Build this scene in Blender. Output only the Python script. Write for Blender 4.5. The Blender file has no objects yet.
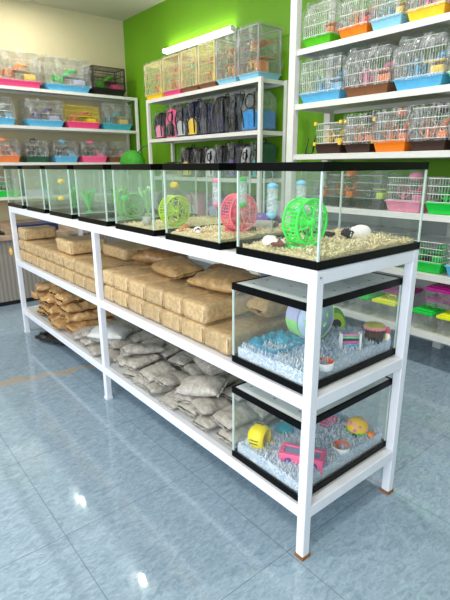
import bpy, bmesh, math, random
from mathutils import Vector, Matrix, noise
R = math.radians
PI = math.pi
random.seed(7)
sc = bpy.context.scene
col = sc.collection

# ------------------------------------------------------------------ camera
cd = bpy.data.cameras.new('camera')
cam = bpy.data.objects.new('camera', cd)
col.objects.link(cam)
sc.camera = cam
cd.sensor_fit = 'HORIZONTAL'
cd.sensor_width = 36
cd.lens = 36 * 466.98 / 450
cd.clip_start = 0.02
yaw, pit, rol = R(140.663), R(16.06), R(-0.2923)
d = Vector((math.cos(pit) * math.cos(yaw), math.cos(pit) * math.sin(yaw), -math.sin(pit)))
r = Vector((math.sin(yaw), -math.cos(yaw), 0))
u = r.cross(d)
r2 = r * math.cos(rol) + u * math.sin(rol)
u2 = -r * math.sin(rol) + u * math.cos(rol)
m = Matrix((r2, u2, -d)).transposed().to_4x4()
m.translation = Vector((0.7371, -0.9029, 1.155))
cam.matrix_world = m

# ------------------------------------------------------------------ world, exposure
w = bpy.data.worlds.new('world')
sc.world = w
w.use_nodes = True
bg = w.node_tree.nodes['Background']
bg.inputs[0].default_value = (0.86, 0.94, 1.0, 1)
bg.inputs[1].default_value = 0.66
sc.view_settings.view_transform = 'Standard'
sc.view_settings.look = 'None'
sc.view_settings.exposure = 0.20
sc.view_settings.gamma = 1
sc.view_settings.use_curve_mapping = False
sc.cycles.transparent_max_bounces = 64
sc.cycles.max_bounces = 8
sc.cycles.use_denoising = True
sc.cycles.sample_clamp_indirect = 6
sc.cycles.caustics_reflective = False
sc.cycles.caustics_refractive = False

def area(name, loc, target, sx, sy, power, colr, shape='RECTANGLE'):
    L = bpy.data.lights.new(name, 'AREA')
    L.shape = shape
    L.size = sx
    L.size_y = sy
    L.energy = power
    L.color = colr
    o = bpy.data.objects.new(name, L)
    col.objects.link(o)
    o.location = loc
    o.rotation_euler = (Vector(target) - Vector(loc)).to_track_quat('-Z', 'Y').to_euler()
    return o
# daylight through the glazed shop front behind the photographer
area('shopfront_daylight', (0.4, -4.0, 1.5), (-1.2, 0.6, 0.7), 5.0, 2.6, 165, (0.88, 0.95, 1.0))
LAMPS = [(-4.12, 0.80), (-2.64, 0.80), (-1.14, 0.80), (0.36, 0.80), (-2.64, -1.3), (-0.9, -1.5), (0.6, -1.7)]  # leading pair mirrored in the floor; the rest added to light the room

# ------------------------------------------------------------------ materials
M = {}
def nm(name):
    mt = bpy.data.materials.new(name)
    mt.use_nodes = True
    nt = mt.node_tree
    return mt, nt, nt.nodes['Principled BSDF']
def lin(c):
    return tuple(((x / 12.92) if x <= 0.04045 else ((x + 0.055) / 1.055) ** 2.4) for x in c) + (1,)
def rgb(*c):
    return lin([x / 255 for x in c])
def plain(key, c, rough=0.5, metal=0, var=0.08, scale=30, bump=0, bscale=None, coat=0, spec=0.5):
    """procedural paint / plastic: colour with a fine noise variation"""
    mt, nt, b = nm(key)
    tc = nt.nodes.new('ShaderNodeTexCoord')
    n = nt.nodes.new('ShaderNodeTexNoise')
    n.inputs['Scale'].default_value = scale
    n.inputs['Detail'].default_value = 4
    nt.links.new(tc.outputs['Object'], n.inputs['Vector'])
    cr = nt.nodes.new('ShaderNodeValToRGB')
    cr.color_ramp.elements[0].position = 0.3
    cr.color_ramp.elements[1].position = 0.7
    cr.color_ramp.elements[0].color = tuple(x * (1 - var) for x in c[:3]) + (1,)
    cr.color_ramp.elements[1].color = tuple(min(1, x * (1 + var)) for x in c[:3]) + (1,)
    nt.links.new(n.outputs['Fac'], cr.inputs['Fac'])
    nt.links.new(cr.outputs['Color'], b.inputs['Base Color'])
    b.inputs['Roughness'].default_value = rough
    b.inputs['Metallic'].default_value = metal
    b.inputs['Coat Weight'].default_value = coat
    b.inputs['Specular IOR Level'].default_value = spec
    if bump:
        n2 = nt.nodes.new('ShaderNodeTexNoise')
        n2.inputs['Scale'].default_value = bscale or scale * 3
        n2.inputs['Detail'].default_value = 5
        nt.links.new(tc.outputs['Object'], n2.inputs['Vector'])
        bp = nt.nodes.new('ShaderNodeBump')
        bp.inputs['Strength'].default_value = bump
        bp.inputs['Distance'].default_value = 0.01
        nt.links.new(n2.outputs['Fac'], bp.inputs['Height'])
        nt.links.new(bp.outputs['Normal'], b.inputs['Normal'])
    M[key] = mt
    return mt
def clear(key, tint=(1, 1, 1, 1), rough=0.03, spec=1.0, haze=0.0, hazecol=(1, 1, 1, 1), ior=1.5, bump=0, bscale=40, hmin=None, streak=None):
    """thin clear sheet: light passes, Fresnel reflection, a share of diffuse haze"""
    mt = bpy.data.materials.new(key)
    mt.use_nodes = True
    nt = mt.node_tree
    nt.nodes.clear()
    out = nt.nodes.new('ShaderNodeOutputMaterial')
    tr = nt.nodes.new('ShaderNodeBsdfTransparent')
    tr.inputs[0].default_value = tint
    gl = nt.nodes.new('ShaderNodeBsdfGlossy')
    gl.inputs['Roughness'].default_value = rough
    fr = nt.nodes.new('ShaderNodeFresnel')
    fr.inputs['IOR'].default_value = ior
    mx = nt.nodes.new('ShaderNodeMixShader')
    ml = nt.nodes.new('ShaderNodeMath')
    ml.operation = 'MULTIPLY'
    ml.inputs[1].default_value = spec
    gm = nt.nodes.new('ShaderNodeNewGeometry')
    ff = nt.nodes.new('ShaderNodeMath')
    ff.operation = 'SUBTRACT'
    ff.inputs[0].default_value = 1.0
    nt.links.new(gm.outputs['Backfacing'], ff.inputs[1])
    fm = nt.nodes.new('ShaderNodeMath')
    fm.operation = 'MULTIPLY'
    nt.links.new(fr.outputs[0], fm.inputs[0])
    nt.links.new(ff.outputs[0], fm.inputs[1])
    nt.links.new(fm.outputs[0], ml.inputs[0])
    nt.links.new(ml.outputs[0], mx.inputs[0])
    nt.links.new(tr.outputs[0], mx.inputs[1])
    nt.links.new(gl.outputs[0], mx.inputs[2])
    last = mx
    tc = nt.nodes.new('ShaderNodeTexCoord')
    nz = nt.nodes.new('ShaderNodeTexNoise')
    nz.inputs['Scale'].default_value = bscale
    nz.inputs['Detail'].default_value = 3
    nz.inputs['Distortion'].default_value = 0.6
    if streak:
        mpn = nt.nodes.new('ShaderNodeMapping')
        mpn.inputs['Scale'].default_value = streak
        mpn.inputs['Rotation'].default_value = (0.3, 0.25, 0)
        nt.links.new(tc.outputs['Object'], mpn.inputs['Vector'])
        nt.links.new(mpn.outputs[0], nz.inputs['Vector'])
    else:
        nt.links.new(tc.outputs['Object'], nz.inputs['Vector'])
    if bump:
        bp = nt.nodes.new('ShaderNodeBump')
        bp.inputs['Strength'].default_value = bump
        bp.inputs['Distance'].default_value = 0.02
        nt.links.new(nz.outputs['Fac'], bp.inputs['Height'])
        nt.links.new(bp.outputs['Normal'], gl.inputs['Normal'])
        nt.links.new(bp.outputs['Normal'], fr.inputs['Normal'])
    if haze:
        df = nt.nodes.new('ShaderNodeBsdfDiffuse')
        df.inputs[0].default_value = hazecol
        mp = nt.nodes.new('ShaderNodeMapRange')
        mp.inputs['From Min'].default_value = 0.5 if streak else 0.35
        mp.inputs['From Max'].default_value = 0.66 if streak else 0.68
        mp.inputs['To Min'].default_value = haze * 0.35 if hmin is None else hmin
        mp.inputs['To Max'].default_value = haze * 1.5
        nt.links.new(nz.outputs['Fac'], mp.inputs['Value'])
        m2 = nt.nodes.new('ShaderNodeMixShader')
        nt.links.new(mp.outputs[0], m2.inputs[0])
        nt.links.new(mx.outputs[0], m2.inputs[1])
        nt.links.new(df.outputs[0], m2.inputs[2])
        last = m2
    nt.links.new(last.outputs[0], out.inputs[0])
    M[key] = mt
    return mt

plain('white_paint', rgb(232, 232, 240), 0.38, var=0.03, scale=14)
plain('shelf_white', rgb(222, 221, 216), 0.4, var=0.03, scale=8)
plain('panel_white', rgb(205, 205, 203), 0.45, var=0.06, scale=10)
plain('black_rim', rgb(3, 3, 4), 0.35, var=0.1, spec=0.12)
plain('black_plastic', rgb(22, 21, 22), 0.35, var=0.2)
plain('rust', rgb(140, 92, 50), 0.9, var=0.3, scale=80)
plain('wall_cream', rgb(204, 193, 156), 0.9, var=0.015, scale=3)
plain('wall_grey', rgb(196, 200, 200), 0.8, var=0.03, scale=4)
plain('wall_lime', rgb(98, 154, 2), 0.55, var=0.03, scale=3)
plain('ceiling_paint', rgb(205, 203, 186), 0.9, var=0.02, scale=4)
clear('glass', (0.985, 0.995, 0.99, 1), 0.01, 1.0, haze=0.02, hazecol=rgb(210, 225, 218), bscale=4)  # faint diffuse haze paints the bright exterior's reflection into the pane
clear('glass_dusty_sheen', (0.96, 0.985, 0.97, 1), 0.01, 1.1, haze=0.06, hazecol=rgb(200, 220, 208), bscale=4)  # stronger greenish haze: painted outdoor reflections plus some dirt on the glass
clear('lid_film', (0.85, 0.9, 0.88, 1), 0.15, 1.0, haze=0.8, hazecol=rgb(240, 246, 243), bscale=6, hmin=0.75)
clear('clear_plastic', (0.95, 0.96, 0.96, 1), 0.08, 1.2, haze=0.10, bscale=30)
clear('wrap', (0.985, 0.99, 0.99, 1), 0.08, 1.6, haze=0.15, hazecol=rgb(240, 243, 246), bump=1.0, bscale=16, hmin=0.02, streak=(2.2, 2.2, 0.7))
clear('carrier_wrap', (0.97, 0.975, 0.98, 1), 0.06, 0.7, haze=0.04, hazecol=rgb(235, 238, 240), bump=1.0, bscale=16, hmin=0.0, streak=(2.5, 2.5, 0.6))
clear('hay_film', (0.95, 0.92, 0.85, 1), 0.15, 1.0, haze=0.3, hazecol=rgb(215, 185, 140), bump=0.8, bscale=30)
clear('teal_clear', rgb(170, 228, 242), 0.08, 1.0, haze=0.4, hazecol=rgb(120, 205, 230), bscale=60)
clear('lamp_cover', (1, 1, 1, 1), 0.2)
clear('bottle_plastic', (0.95, 0.97, 0.97, 1), 0.08, 1.2, haze=0.45, hazecol=rgb(226, 234, 236), bscale=60)
plain('seal', rgb(196, 214, 206), 0.25, var=0.1, scale=30)
plain('wire_white', rgb(215, 216, 212), 0.3, var=0.03)
plain('wire_cream', rgb(226, 214, 140), 0.4, var=0.1)
plain('fabric_black', rgb(14, 14, 16), 0.8, var=0.3, spec=0.2)
plain('fabric_navy', rgb(20, 28, 62), 0.8, var=0.2, spec=0.2)
plain('fabric_grey', rgb(74, 76, 84), 0.8, var=0.3, spec=0.2)
plain('pouch_green', rgb(56, 150, 36), 0.7, var=0.15)
plain('wire_grey', rgb(150, 152, 150), 0.3, var=0.05)
plain('wire_dark', rgb(35, 35, 36), 0.35, var=0.1)
plain('wire_yellow', rgb(226, 205, 60), 0.35, var=0.05)
COL = dict(pink=(238, 74, 132), hotpink=(255, 96, 150), palepink=(240, 140, 175), sky=(92, 178, 222), teal=(64, 172, 190), lightblue=(140, 200, 225),
           orange=(246, 130, 28), salmon=(236, 130, 70), green=(84, 190, 26), leaf=(20, 205, 70), mint=(130, 220, 170), yellow=(246, 205, 48), brown=(128, 84, 56),
           darkbrown=(62, 42, 36), black=(28, 26, 26), darkgreen=(38, 88, 66), navy=(32, 44, 86), grey=(118, 122, 130), purple=(98, 56, 150), blue=(22, 140, 214),
           lemon=(232, 240, 20), magenta=(205, 20, 150), teal2=(20, 150, 170), limegreen=(44, 240, 60), babygreen=(160, 225, 130), lilac=(190, 190, 225),
           white=(240, 240, 240), silver=(190, 192, 196), yolk=(250, 224, 8), wheelpink=(255, 120, 140), wheelyellow=(205, 240, 30), terra=(206, 92, 48),
           red=(220, 40, 30), cream=(228, 205, 160), lens=(140, 150, 190), bottleblue=(130, 200, 235), coolpink=(255, 90, 170))
for k, c in COL.items():
    plain(k, rgb(*c), 0.35, var=0.05, scale=40)
plain('orange_lining', rgb(235, 96, 40), 0.3)
plain('face_blue', rgb(196, 214, 240), 0.4)
plain('water_text', rgb(215, 222, 226), 0.3)
# fine stripe material builder
def stripes(key, c1, c2, scale, axis='X', rough=0.5, dist=0.0):
    mt, nt, b = nm(key)
    tc = nt.nodes.new('ShaderNodeTexCoord')
    wv = nt.nodes.new('ShaderNodeTexWave')
    wv.bands_direction = axis
    wv.inputs['Scale'].default_value = scale
    wv.inputs['Distortion'].default_value = dist
    nt.links.new(tc.outputs['Object'], wv.inputs['Vector'])
    cr = nt.nodes.new('ShaderNodeValToRGB')
    cr.color_ramp.elements[0].color = c1
    cr.color_ramp.elements[1].color = c2
    nt.links.new(wv.outputs['Fac'], cr.inputs['Fac'])
    nt.links.new(cr.outputs['Color'], b.inputs['Base Color'])
    b.inputs['Roughness'].default_value = rough
    M[key] = mt
    return cr
stripes('wood_panel', rgb(126, 118, 110), rgb(150, 141, 132), 9, 'Y', 0.5, 1.2)
stripes('wood_top', rgb(150, 126, 106), rgb(172, 148, 126), 3, 'Y', 0.45, 6)
cr_ = stripes('wheel_band', rgb(140, 205, 135), rgb(176, 172, 188), 1, 'X', 0.4)
# log-slice and bark
plain('bark', rgb(92, 66, 46), 0.9, var=0.4, scale=60, bump=0.6)
plain('slice', rgb(205, 190, 80), 0.7, var=0.2, scale=50)

# kraft brick of compressed bedding under shrink film
def kraft(key, c, rough=0.35):
    mt, nt, b = nm(key)
    tc = nt.nodes.new('ShaderNodeTexCoord')
    oi = nt.nodes.new('ShaderNodeObjectInfo')
    n = nt.nodes.new('ShaderNodeTexNoise')
    n.inputs['Scale'].default_value = 60
    n.inputs['Detail'].default_value = 8
    n.inputs['Roughness'].default_value = 0.7
    nt.links.new(tc.outputs['Object'], n.inputs['Vector'])
    cr = nt.nodes.new('ShaderNodeValToRGB')
    e = cr.color_ramp.elements
    e[0].position, e[1].position = 0.3, 0.72
    e[0].color = tuple(x * 0.55 for x in c[:3]) + (1,)
    e[1].color = tuple(min(1, x * 1.25) for x in c[:3]) + (1,)
    nt.links.new(n.outputs['Fac'], cr.inputs['Fac'])
    hs = nt.nodes.new('ShaderNodeHueSaturation')
    mp = nt.nodes.new('ShaderNodeMapRange')
    mp.inputs['To Min'].default_value = 0.88
    mp.inputs['To Max'].default_value = 1.12
    nt.links.new(oi.outputs['Random'], mp.inputs['Value'])
    nt.links.new(mp.outputs[0], hs.inputs['Value'])
    nt.links.new(cr.outputs['Color'], hs.inputs['Color'])
    nt.links.new(hs.outputs[0], b.inputs['Base Color'])
    b.inputs['Roughness'].default_value = rough
    n2 = nt.nodes.new('ShaderNodeTexNoise')
    n2.inputs['Scale'].default_value = 22
    n2.inputs['Detail'].default_value = 6
    nt.links.new(tc.outputs['Object'], n2.inputs['Vector'])
    bp = nt.nodes.new('ShaderNodeBump')
    bp.inputs['Strength'].default_value = 0.45
    bp.inputs['Distance'].default_value = 0.01
    nt.links.new(n2.outputs['Fac'], bp.inputs['Height'])
    nt.links.new(bp.outputs['Normal'], b.inputs['Normal'])
    M[key] = mt
kraft('kraft', rgb(206, 174, 128))
kraft('kraft_seam', rgb(226, 196, 152), 0.25)
kraft('hay', rgb(192, 154, 104), 0.28)
kraft('hay_dark', rgb(150, 110, 66), 0.35)
kraft('brown_bag', rgb(196, 154, 104), 0.2)
kraft('sand_bag', rgb(180, 172, 162), 0.4)
kraft('sand_bag_seam', rgb(188, 182, 174), 0.35)
plain('shaving_base', rgb(236, 214, 164), 0.9, var=0.25, scale=120, bump=1, bscale=150)
plain('shaving', rgb(252, 238, 200), 0.8, var=0.15, scale=60)
plain('paper_base', rgb(206, 216, 240), 0.9, var=0.3, scale=160, bump=1, bscale=200)
plain('paper_shred', rgb(238, 242, 252), 0.7, var=0.12, scale=60)
plain('paper_shred_blue', rgb(186, 206, 242), 0.7, var=0.12, scale=60)
plain('fur_white', rgb(236, 230, 222), 0.9, var=0.08, scale=150, bump=0.3)
plain('fur_grey', rgb(176, 170, 166), 0.9, var=0.1, scale=150, bump=0.3)
plain('fur_orange', rgb(206, 140, 80), 0.9, var=0.15, scale=150, bump=0.3)
plain('eye', rgb(8, 6, 6), 0.1)
def patch_fur(key, ca, cb, sc_=22, thr=0.5, off=0):
    mt, nt, b = nm(key)
    tc = nt.nodes.new('ShaderNodeTexCoord')
    mpp = nt.nodes.new('ShaderNodeMapping')
    mpp.inputs['Location'].default_value = (off, off, 0)
    n = nt.nodes.new('ShaderNodeTexNoise')
    n.inputs['Scale'].default_value = sc_
    n.inputs['Detail'].default_value = 1
    nt.links.new(tc.outputs['Object'], mpp.inputs['Vector'])
    nt.links.new(mpp.outputs[0], n.inputs['Vector'])
    cr = nt.nodes.new('ShaderNodeValToRGB')
    e = cr.color_ramp.elements
    e[0].position, e[1].position = thr, thr + 0.03
    e[0].color, e[1].color = ca, cb
    nt.links.new(n.outputs['Fac'], cr.inputs['Fac'])
    nt.links.new(cr.outputs[0], b.inputs['Base Color'])
    b.inputs['Roughness'].default_value = 0.9
    M[key] = mt
patch_fur('fur_brown_white', rgb(238, 232, 226), rgb(120, 70, 48), 26, 0.5)
patch_fur('fur_black_white', rgb(240, 238, 236), rgb(24, 22, 26), 30, 0.54, 3)
patch_fur('dome_spots', rgb(250, 205, 30), rgb(255, 170, 150), 45, 0.58)

def head_fur(key, body, head):
    mt, nt, b = nm(key)
    tc = nt.nodes.new('ShaderNodeTexCoord')
    sp = nt.nodes.new('ShaderNodeSeparateXYZ')
    nt.links.new(tc.outputs['Object'], sp.inputs[0])
    n = nt.nodes.new('ShaderNodeTexNoise')
    n.inputs['Scale'].default_value = 60
    nt.links.new(tc.outputs['Object'], n.inputs['Vector'])
    a = nt.nodes.new('ShaderNodeMath')
    a.operation = 'MULTIPLY_ADD'
    a.inputs[1].default_value = 0.03
    nt.links.new(n.outputs['Fac'], a.inputs[0])
    nt.links.new(sp.outputs[0], a.inputs[2])
    g = nt.nodes.new('ShaderNodeMath')
    g.operation = 'GREATER_THAN'
    g.inputs[1].default_value = 0.034
    nt.links.new(a.outputs[0], g.inputs[0])
    mx_ = nt.nodes.new('ShaderNodeMix')
    mx_.data_type = 'RGBA'
    mx_.inputs[6].default_value = body
    mx_.inputs[7].default_value = head
    nt.links.new(g.outputs[0], mx_.inputs[0])
    nt.links.new(mx_.outputs[2], b.inputs['Base Color'])
    b.inputs['Roughness'].default_value = 0.9
    M[key] = mt
head_fur('fur_black_head', rgb(242, 238, 236), rgb(28, 25, 28))

# floor: 0.5 m polished tiles with fine grout lines, mottled blue-grey, one long tan stain
mt, nt, b = nm('floor_tile')
tc = nt.nodes.new('ShaderNodeTexCoord')
geo = nt.nodes.new('ShaderNodeNewGeometry')
sx = nt.nodes.new('ShaderNodeSeparateXYZ')
nt.links.new(geo.outputs['Position'], sx.inputs[0])
def mth(op, a, b_=None, c=None):
    n = nt.nodes.new('ShaderNodeMath')
    n.operation = op
    for i, v in enumerate((a, b_, c)):
        if v is None:
            continue
        if isinstance(v, (int, float)):
            n.inputs[i].default_value = v
        else:
            nt.links.new(v, n.inputs[i])
    return n.outputs[0]
def gline(o, off):
    a = mth('FRACT', mth('DIVIDE', mth('ADD', o, -off + 100 * 0.505), 0.505))
    return mth('LESS_THAN', mth('ABSOLUTE', mth('SUBTRACT', a, 0.5)), 0.4976)
inside = mth('MULTIPLY', gline(sx.outputs[0], -0.055), gline(sx.outputs[1], -0.010))
n1 = nt.nodes.new('ShaderNodeTexNoise')
n1.inputs['Scale'].default_value = 60
n1.inputs['Detail'].default_value = 8
n1.inputs['Roughness'].default_value = 0.75
n1.inputs['Distortion'].default_value = 1.2
mp_ = nt.nodes.new('ShaderNodeMapping')
mp_.inputs['Scale'].default_value = (1.0, 0.45, 1)
mp_.inputs['Rotation'].default_value = (0, 0, 0.6)
nt.links.new(geo.outputs['Position'], mp_.inputs['Vector'])
nt.links.new(mp_.outputs[0], n1.inputs['Vector'])
cr = nt.nodes.new('ShaderNodeValToRGB')
e = cr.color_ramp.elements
e[0].position, e[1].position = 0.32, 0.68
e[0].color, e[1].color = rgb(122, 145, 164), rgb(172, 191, 207)
nt.links.new(n1.outputs['Fac'], cr.inputs['Fac'])
mx = nt.nodes.new('ShaderNodeMix')
mx.data_type = 'RGBA'
mx.inputs[6].default_value = rgb(112, 128, 142)
nt.links.new(inside, mx.inputs[0])
nt.links.new(cr.outputs[0], mx.inputs[7])
# stain strip running under the far bay of the rack
n3 = nt.nodes.new('ShaderNodeTexNoise')
n3.inputs['Scale'].default_value = 9
n3.inputs['Detail'].default_value = 5
nt.links.new(geo.outputs['Position'], n3.inputs['Vector'])
xc = mth('ADD', mth('MULTIPLY', sx.outputs[1], 0.22), -1.80)
wob = mth('MULTIPLY', mth('SUBTRACT', n3.outputs['Fac'], 0.5), 0.16)
dist = mth('ABSOLUTE', mth('ADD', mth('SUBTRACT', sx.outputs[0], xc), wob))
st = mth('MULTIPLY', mth('LESS_THAN', dist, 0.03), mth('LESS_THAN', mth('ABSOLUTE', mth('ADD', sx.outputs[1], 0.6)), 0.85))
st = mth('MULTIPLY', st, mth('GREATER_THAN', n1.outputs['Fac'], 0.40))
m3 = nt.nodes.new('ShaderNodeMix')
m3.data_type = 'RGBA'
nt.links.new(mth('MULTIPLY', st, 0.6), m3.inputs[0])
nt.links.new(mx.outputs[2], m3.inputs[6])
m3.inputs[7].default_value = rgb(196, 168, 128)
nt.links.new(m3.outputs[2], b.inputs['Base Color'])
b.inputs['Roughness'].default_value = 0.07
b.inputs['Specular IOR Level'].default_value = 0.6
M['floor_tile'] = mt
def emis(key, c, s):
    mt = bpy.data.materials.new(key)
    mt.use_nodes = True
    b = mt.node_tree.nodes['Principled BSDF']
    b.inputs['Emission Color'].default_value = c
    b.inputs['Emission Strength'].default_value = s
    M[key] = mt
emis('tube_glow', (1, 1, 0.93, 1), 22)
emis('lamp_glow', (1, 0.97, 0.9, 1), 30)

# ------------------------------------------------------------------ mesh helpers
class MB:
    def __init__(s):
        s.v, s.f, s.mi = [], [], []
    def add(s, vs, fs, mi=0):
        n = len(s.v)
        s.v += [tuple(v) for v in vs]
        s.f += [tuple(i + n for i in f) for f in fs]
        s.mi += [mi] * len(fs)
        return s
    def box(s, x0, x1, y0, y1, z0, z1, mi=0):
        return s.add([(x0, y0, z0), (x1, y0, z0), (x1, y1, z0), (x0, y1, z0), (x0, y0, z1), (x1, y0, z1), (x1, y1, z1), (x0, y1, z1)],
                     [(0, 3, 2, 1), (4, 5, 6, 7), (0, 1, 5, 4), (1, 2, 6, 5), (2, 3, 7, 6), (3, 0, 4, 7)], mi)
    def taper(s, b0, b1, z0, z1, mi=0):
        """b0, b1: (x0,x1,y0,y1) at z0 and z1"""
        a, c = b0, b1
        return s.add([(a[0], a[2], z0), (a[1], a[2], z0), (a[1], a[3], z0), (a[0], a[3], z0), (c[0], c[2], z1), (c[1], c[2], z1), (c[1], c[3], z1), (c[0], c[3], z1)],
                     [(0, 3, 2, 1), (4, 5, 6, 7), (0, 1, 5, 4), (1, 2, 6, 5), (2, 3, 7, 6), (3, 0, 4, 7)], mi)
    def tube(s, pts, r, n=6, closed=False, mi=0, cap=True):
        pts = [Vector(p) for p in pts]
        N = len(pts)
        vs = []
        up0 = None
        for i, p in enumerate(pts):
            if closed:
                t = pts[(i + 1) % N] - pts[i - 1]
            else:
                t = pts[min(i + 1, N - 1)] - pts[max(i - 1, 0)]
            t = t.normalized() if t.length > 1e-9 else Vector((0, 0, 1))
            if up0 is None:
                a = Vector((0, 0, 1)) if abs(t.z) < 0.9 else Vector((1, 0, 0))
            else:
                a = up0
            x = a.cross(t)
            if x.length < 1e-6:
                x = Vector((0, 1, 0)).cross(t)
            x.normalize()
            y = t.cross(x).normalized()
            up0 = y
            rr = r[i] if isinstance(r, (list, tuple)) else r
            for k in range(n):
                an = 2 * PI * k / n
                vs.append(p + x * (rr * math.cos(an)) + y * (rr * math.sin(an)))
        fs = []
        for i in range(N if closed else N - 1):
            j = (i + 1) % N
            for k in range(n):
                l = (k + 1) % n
                fs.append((i * n + k, i * n + l, j * n + l, j * n + k))
        if not closed and cap:
            fs.append(tuple(range(n))[::-1])
            fs.append(tuple((N - 1) * n + k for k in range(n)))
        return s.add(vs, fs, mi)
    def lathe(s, prof, c=(0, 0, 0), n=24, axis='Z', mi=0, cap=True):
        vs, fs = [], []
        for (rr, h) in prof:
            for k in range(n):
                a = 2 * PI * k / n
                x, y = rr * math.cos(a), rr * math.sin(a)
                if axis == 'Z':
                    p = (c[0] + x, c[1] + y, c[2] + h)
                elif axis == 'X':
                    p = (c[0] + h, c[1] + x, c[2] + y)
                else:
                    p = (c[0] - x, c[1] + h, c[2] + y)
                vs.append(p)
        for i in range(len(prof) - 1):
            for k in range(n):
                l = (k + 1) % n
                fs.append((i * n + k, i * n + l, (i + 1) * n + l, (i + 1) * n + k))
        if prof[0][0] > 1e-6 and cap:
            fs.append(tuple(range(n))[::-1])
        if prof[-1][0] > 1e-6 and cap:
            fs.append(tuple((len(prof) - 1) * n + k for k in range(n)))
        return s.add(vs, fs, mi)
    def ring(s, c, R_, r, axis='X', n=28, k=6, mi=0):
        pts = []
        for i in range(n):
            a = 2 * PI * i / n
            x, y = R_ * math.cos(a), R_ * math.sin(a)
            pts.append((c[0], c[1] + x, c[2] + y) if axis == 'X' else ((c[0] + x, c[1], c[2] + y) if axis == 'Y' else (c[0] + x, c[1] + y, c[2])))
        return s.tube(pts, r, k, True, mi)
    def sphere(s, c, r, n=14, m_=9, mi=0):
        rx, ry, rz = (r, r, r) if isinstance(r, (int, float)) else r
        vs = [(c[0], c[1], c[2] - rz)]
        for i in range(1, m_):
            ph = -PI / 2 + PI * i / m_
            for k in range(n):
                a = 2 * PI * k / n
                vs.append((c[0] + rx * math.cos(ph) * math.cos(a), c[1] + ry * math.cos(ph) * math.sin(a), c[2] + rz * math.sin(ph)))
        vs.append((c[0], c[1], c[2] + rz))
        fs = [(0, 1 + (k + 1) % n, 1 + k) for k in range(n)]
        for i in range(m_ - 2):
            for k in range(n):
                l = (k + 1) % n
                fs.append((1 + i * n + k, 1 + i * n + l, 1 + (i + 1) * n + l, 1 + (i + 1) * n + k))
        t = len(vs) - 1
        fs += [(t, 1 + (m_ - 2) * n + k, 1 + (m_ - 2) * n + (k + 1) % n) for k in range(n)]
        return s.add(vs, fs, mi)
    def build(s, name, mats, parent=None, smooth=False, bevel=0, loc=None, rot=None, seg=2):
        me = bpy.data.meshes.new(name)
        me.from_pydata(s.v, [], s.f)
        for mm in (mats if isinstance(mats, (list, tuple)) else [mats]):
            me.materials.append(M[mm] if isinstance(mm, str) else mm)
        me.polygons.foreach_set('material_index', s.mi)
        if smooth:
            me.polygons.foreach_set('use_smooth', [True] * len(me.polygons))
        me.validate()
        me.update()
        o = bpy.data.objects.new(name, me)
        col.objects.link(o)
        if parent is not None:
            o.parent = parent
        if loc is not None:
            o.location = loc
        if rot is not None:
            o.rotation_euler = rot
        if bevel:
            b = o.modifiers.new('bevel', 'BEVEL')
            b.width = bevel
            b.segments = seg
            b.limit_method = 'ANGLE'
        return o

def tag(o, label=None, cat=None, group=None, kind=None):
    if label:
        o['label'] = label
    if cat:
        o['category'] = cat
    if group:
        o['group'] = group
    if kind:
        o['kind'] = kind
    return o
def empty(name, loc, label, cat, group=None, rz=0):
    o = bpy.data.objects.new(name, None)
    o.empty_display_size = 0.05
    col.objects.link(o)
    o.location = loc
    o.rotation_euler = (0, 0, rz)
    return tag(o, label, cat, group)
def copy_tree(o, parent=None):
    c = o.copy()
    col.objects.link(c)
    c.parent = parent
    for ch in list(o.children):
        copy_tree(ch, c)
    return c

# ------------------------------------------------------------------ room
XW, YW, ZC = -4.72, 2.06, 2.77
X1, Y1 = 3.6, -4.2
def st(name, mb, mats, **k):
    return tag(mb.build(name, mats, **k), kind='structure')
st('floor', MB().box(XW - .1, X1, Y1, YW + .1, -0.06, 0), 'floor_tile')
st('ceiling', MB().box(XW - .1, X1, Y1, YW + .1, ZC, ZC + 0.08), 'ceiling_paint')
st('wall_left', MB().box(XW - .1, XW, Y1, YW + .1, 0, ZC), 'wall_cream')
st('wall_back', MB().box(XW, X1, YW, YW + 0.1, 0.86, ZC), 'wall_lime')
st('wall_back_lower', MB().box(XW, X1, YW, YW + 0.1, 0, 0.86), 'wall_grey')

# recessed ceiling lights: far pair inferred from floor glints, the others added
for i, (x, y) in enumerate(LAMPS):
    words = ['round white downlight in the ceiling near the left wall', 'round white downlight above the far end of the rack', 'added round white downlight above the middle of the rack',
             'added round white downlight above the near end of the rack', 'added round white downlight over the open floor at far left', 'added round white downlight over the open floor in the middle',
             'added round white downlight near the shop front'][i]
    t = empty('ceiling_light', (x, y, ZC), words, 'ceiling light', 'round ceiling downlights')
    MB().lathe([(0.055, 0), (0.055, -0.008), (0.032, -0.012), (0.032, -0.004)], n=24).build('trim_ring', 'white_paint', t, True)
    MB().lathe([(0.031, -0.004), (0.031, -0.006)], n=24).build('diffuser', 'lamp_glow', t)
    a = area('downlight', (x, y, ZC - 0.02), (x, y, 0), 0.035, 0.035, 13 if y > 0 else 15, (1, 0.96, 0.88), 'DISK')

# wall tube lamp on the lime wall
t = empty('tube_lamp', (-3.24, YW, 2.29), 'white fluorescent tube lamp glowing on the green wall behind the tall cages', 'lamp')
MB().box(-.55, .55, -.035, 0, -.03, .012).build('lamp_body', 'white_paint', t, bevel=.004)
MB().tube([(-.53, -.055, 0), (.53, -.055, 0)], .016, 12).build('tube', 'tube_glow', t, True)
for sx_ in (-1, 1):
    MB().box(sx_ * .54 - .012, sx_ * .54 + .012, -.075, -.0351, -.022, .022).build('end_cap', 'white_paint', t, bevel=.003)

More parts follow.
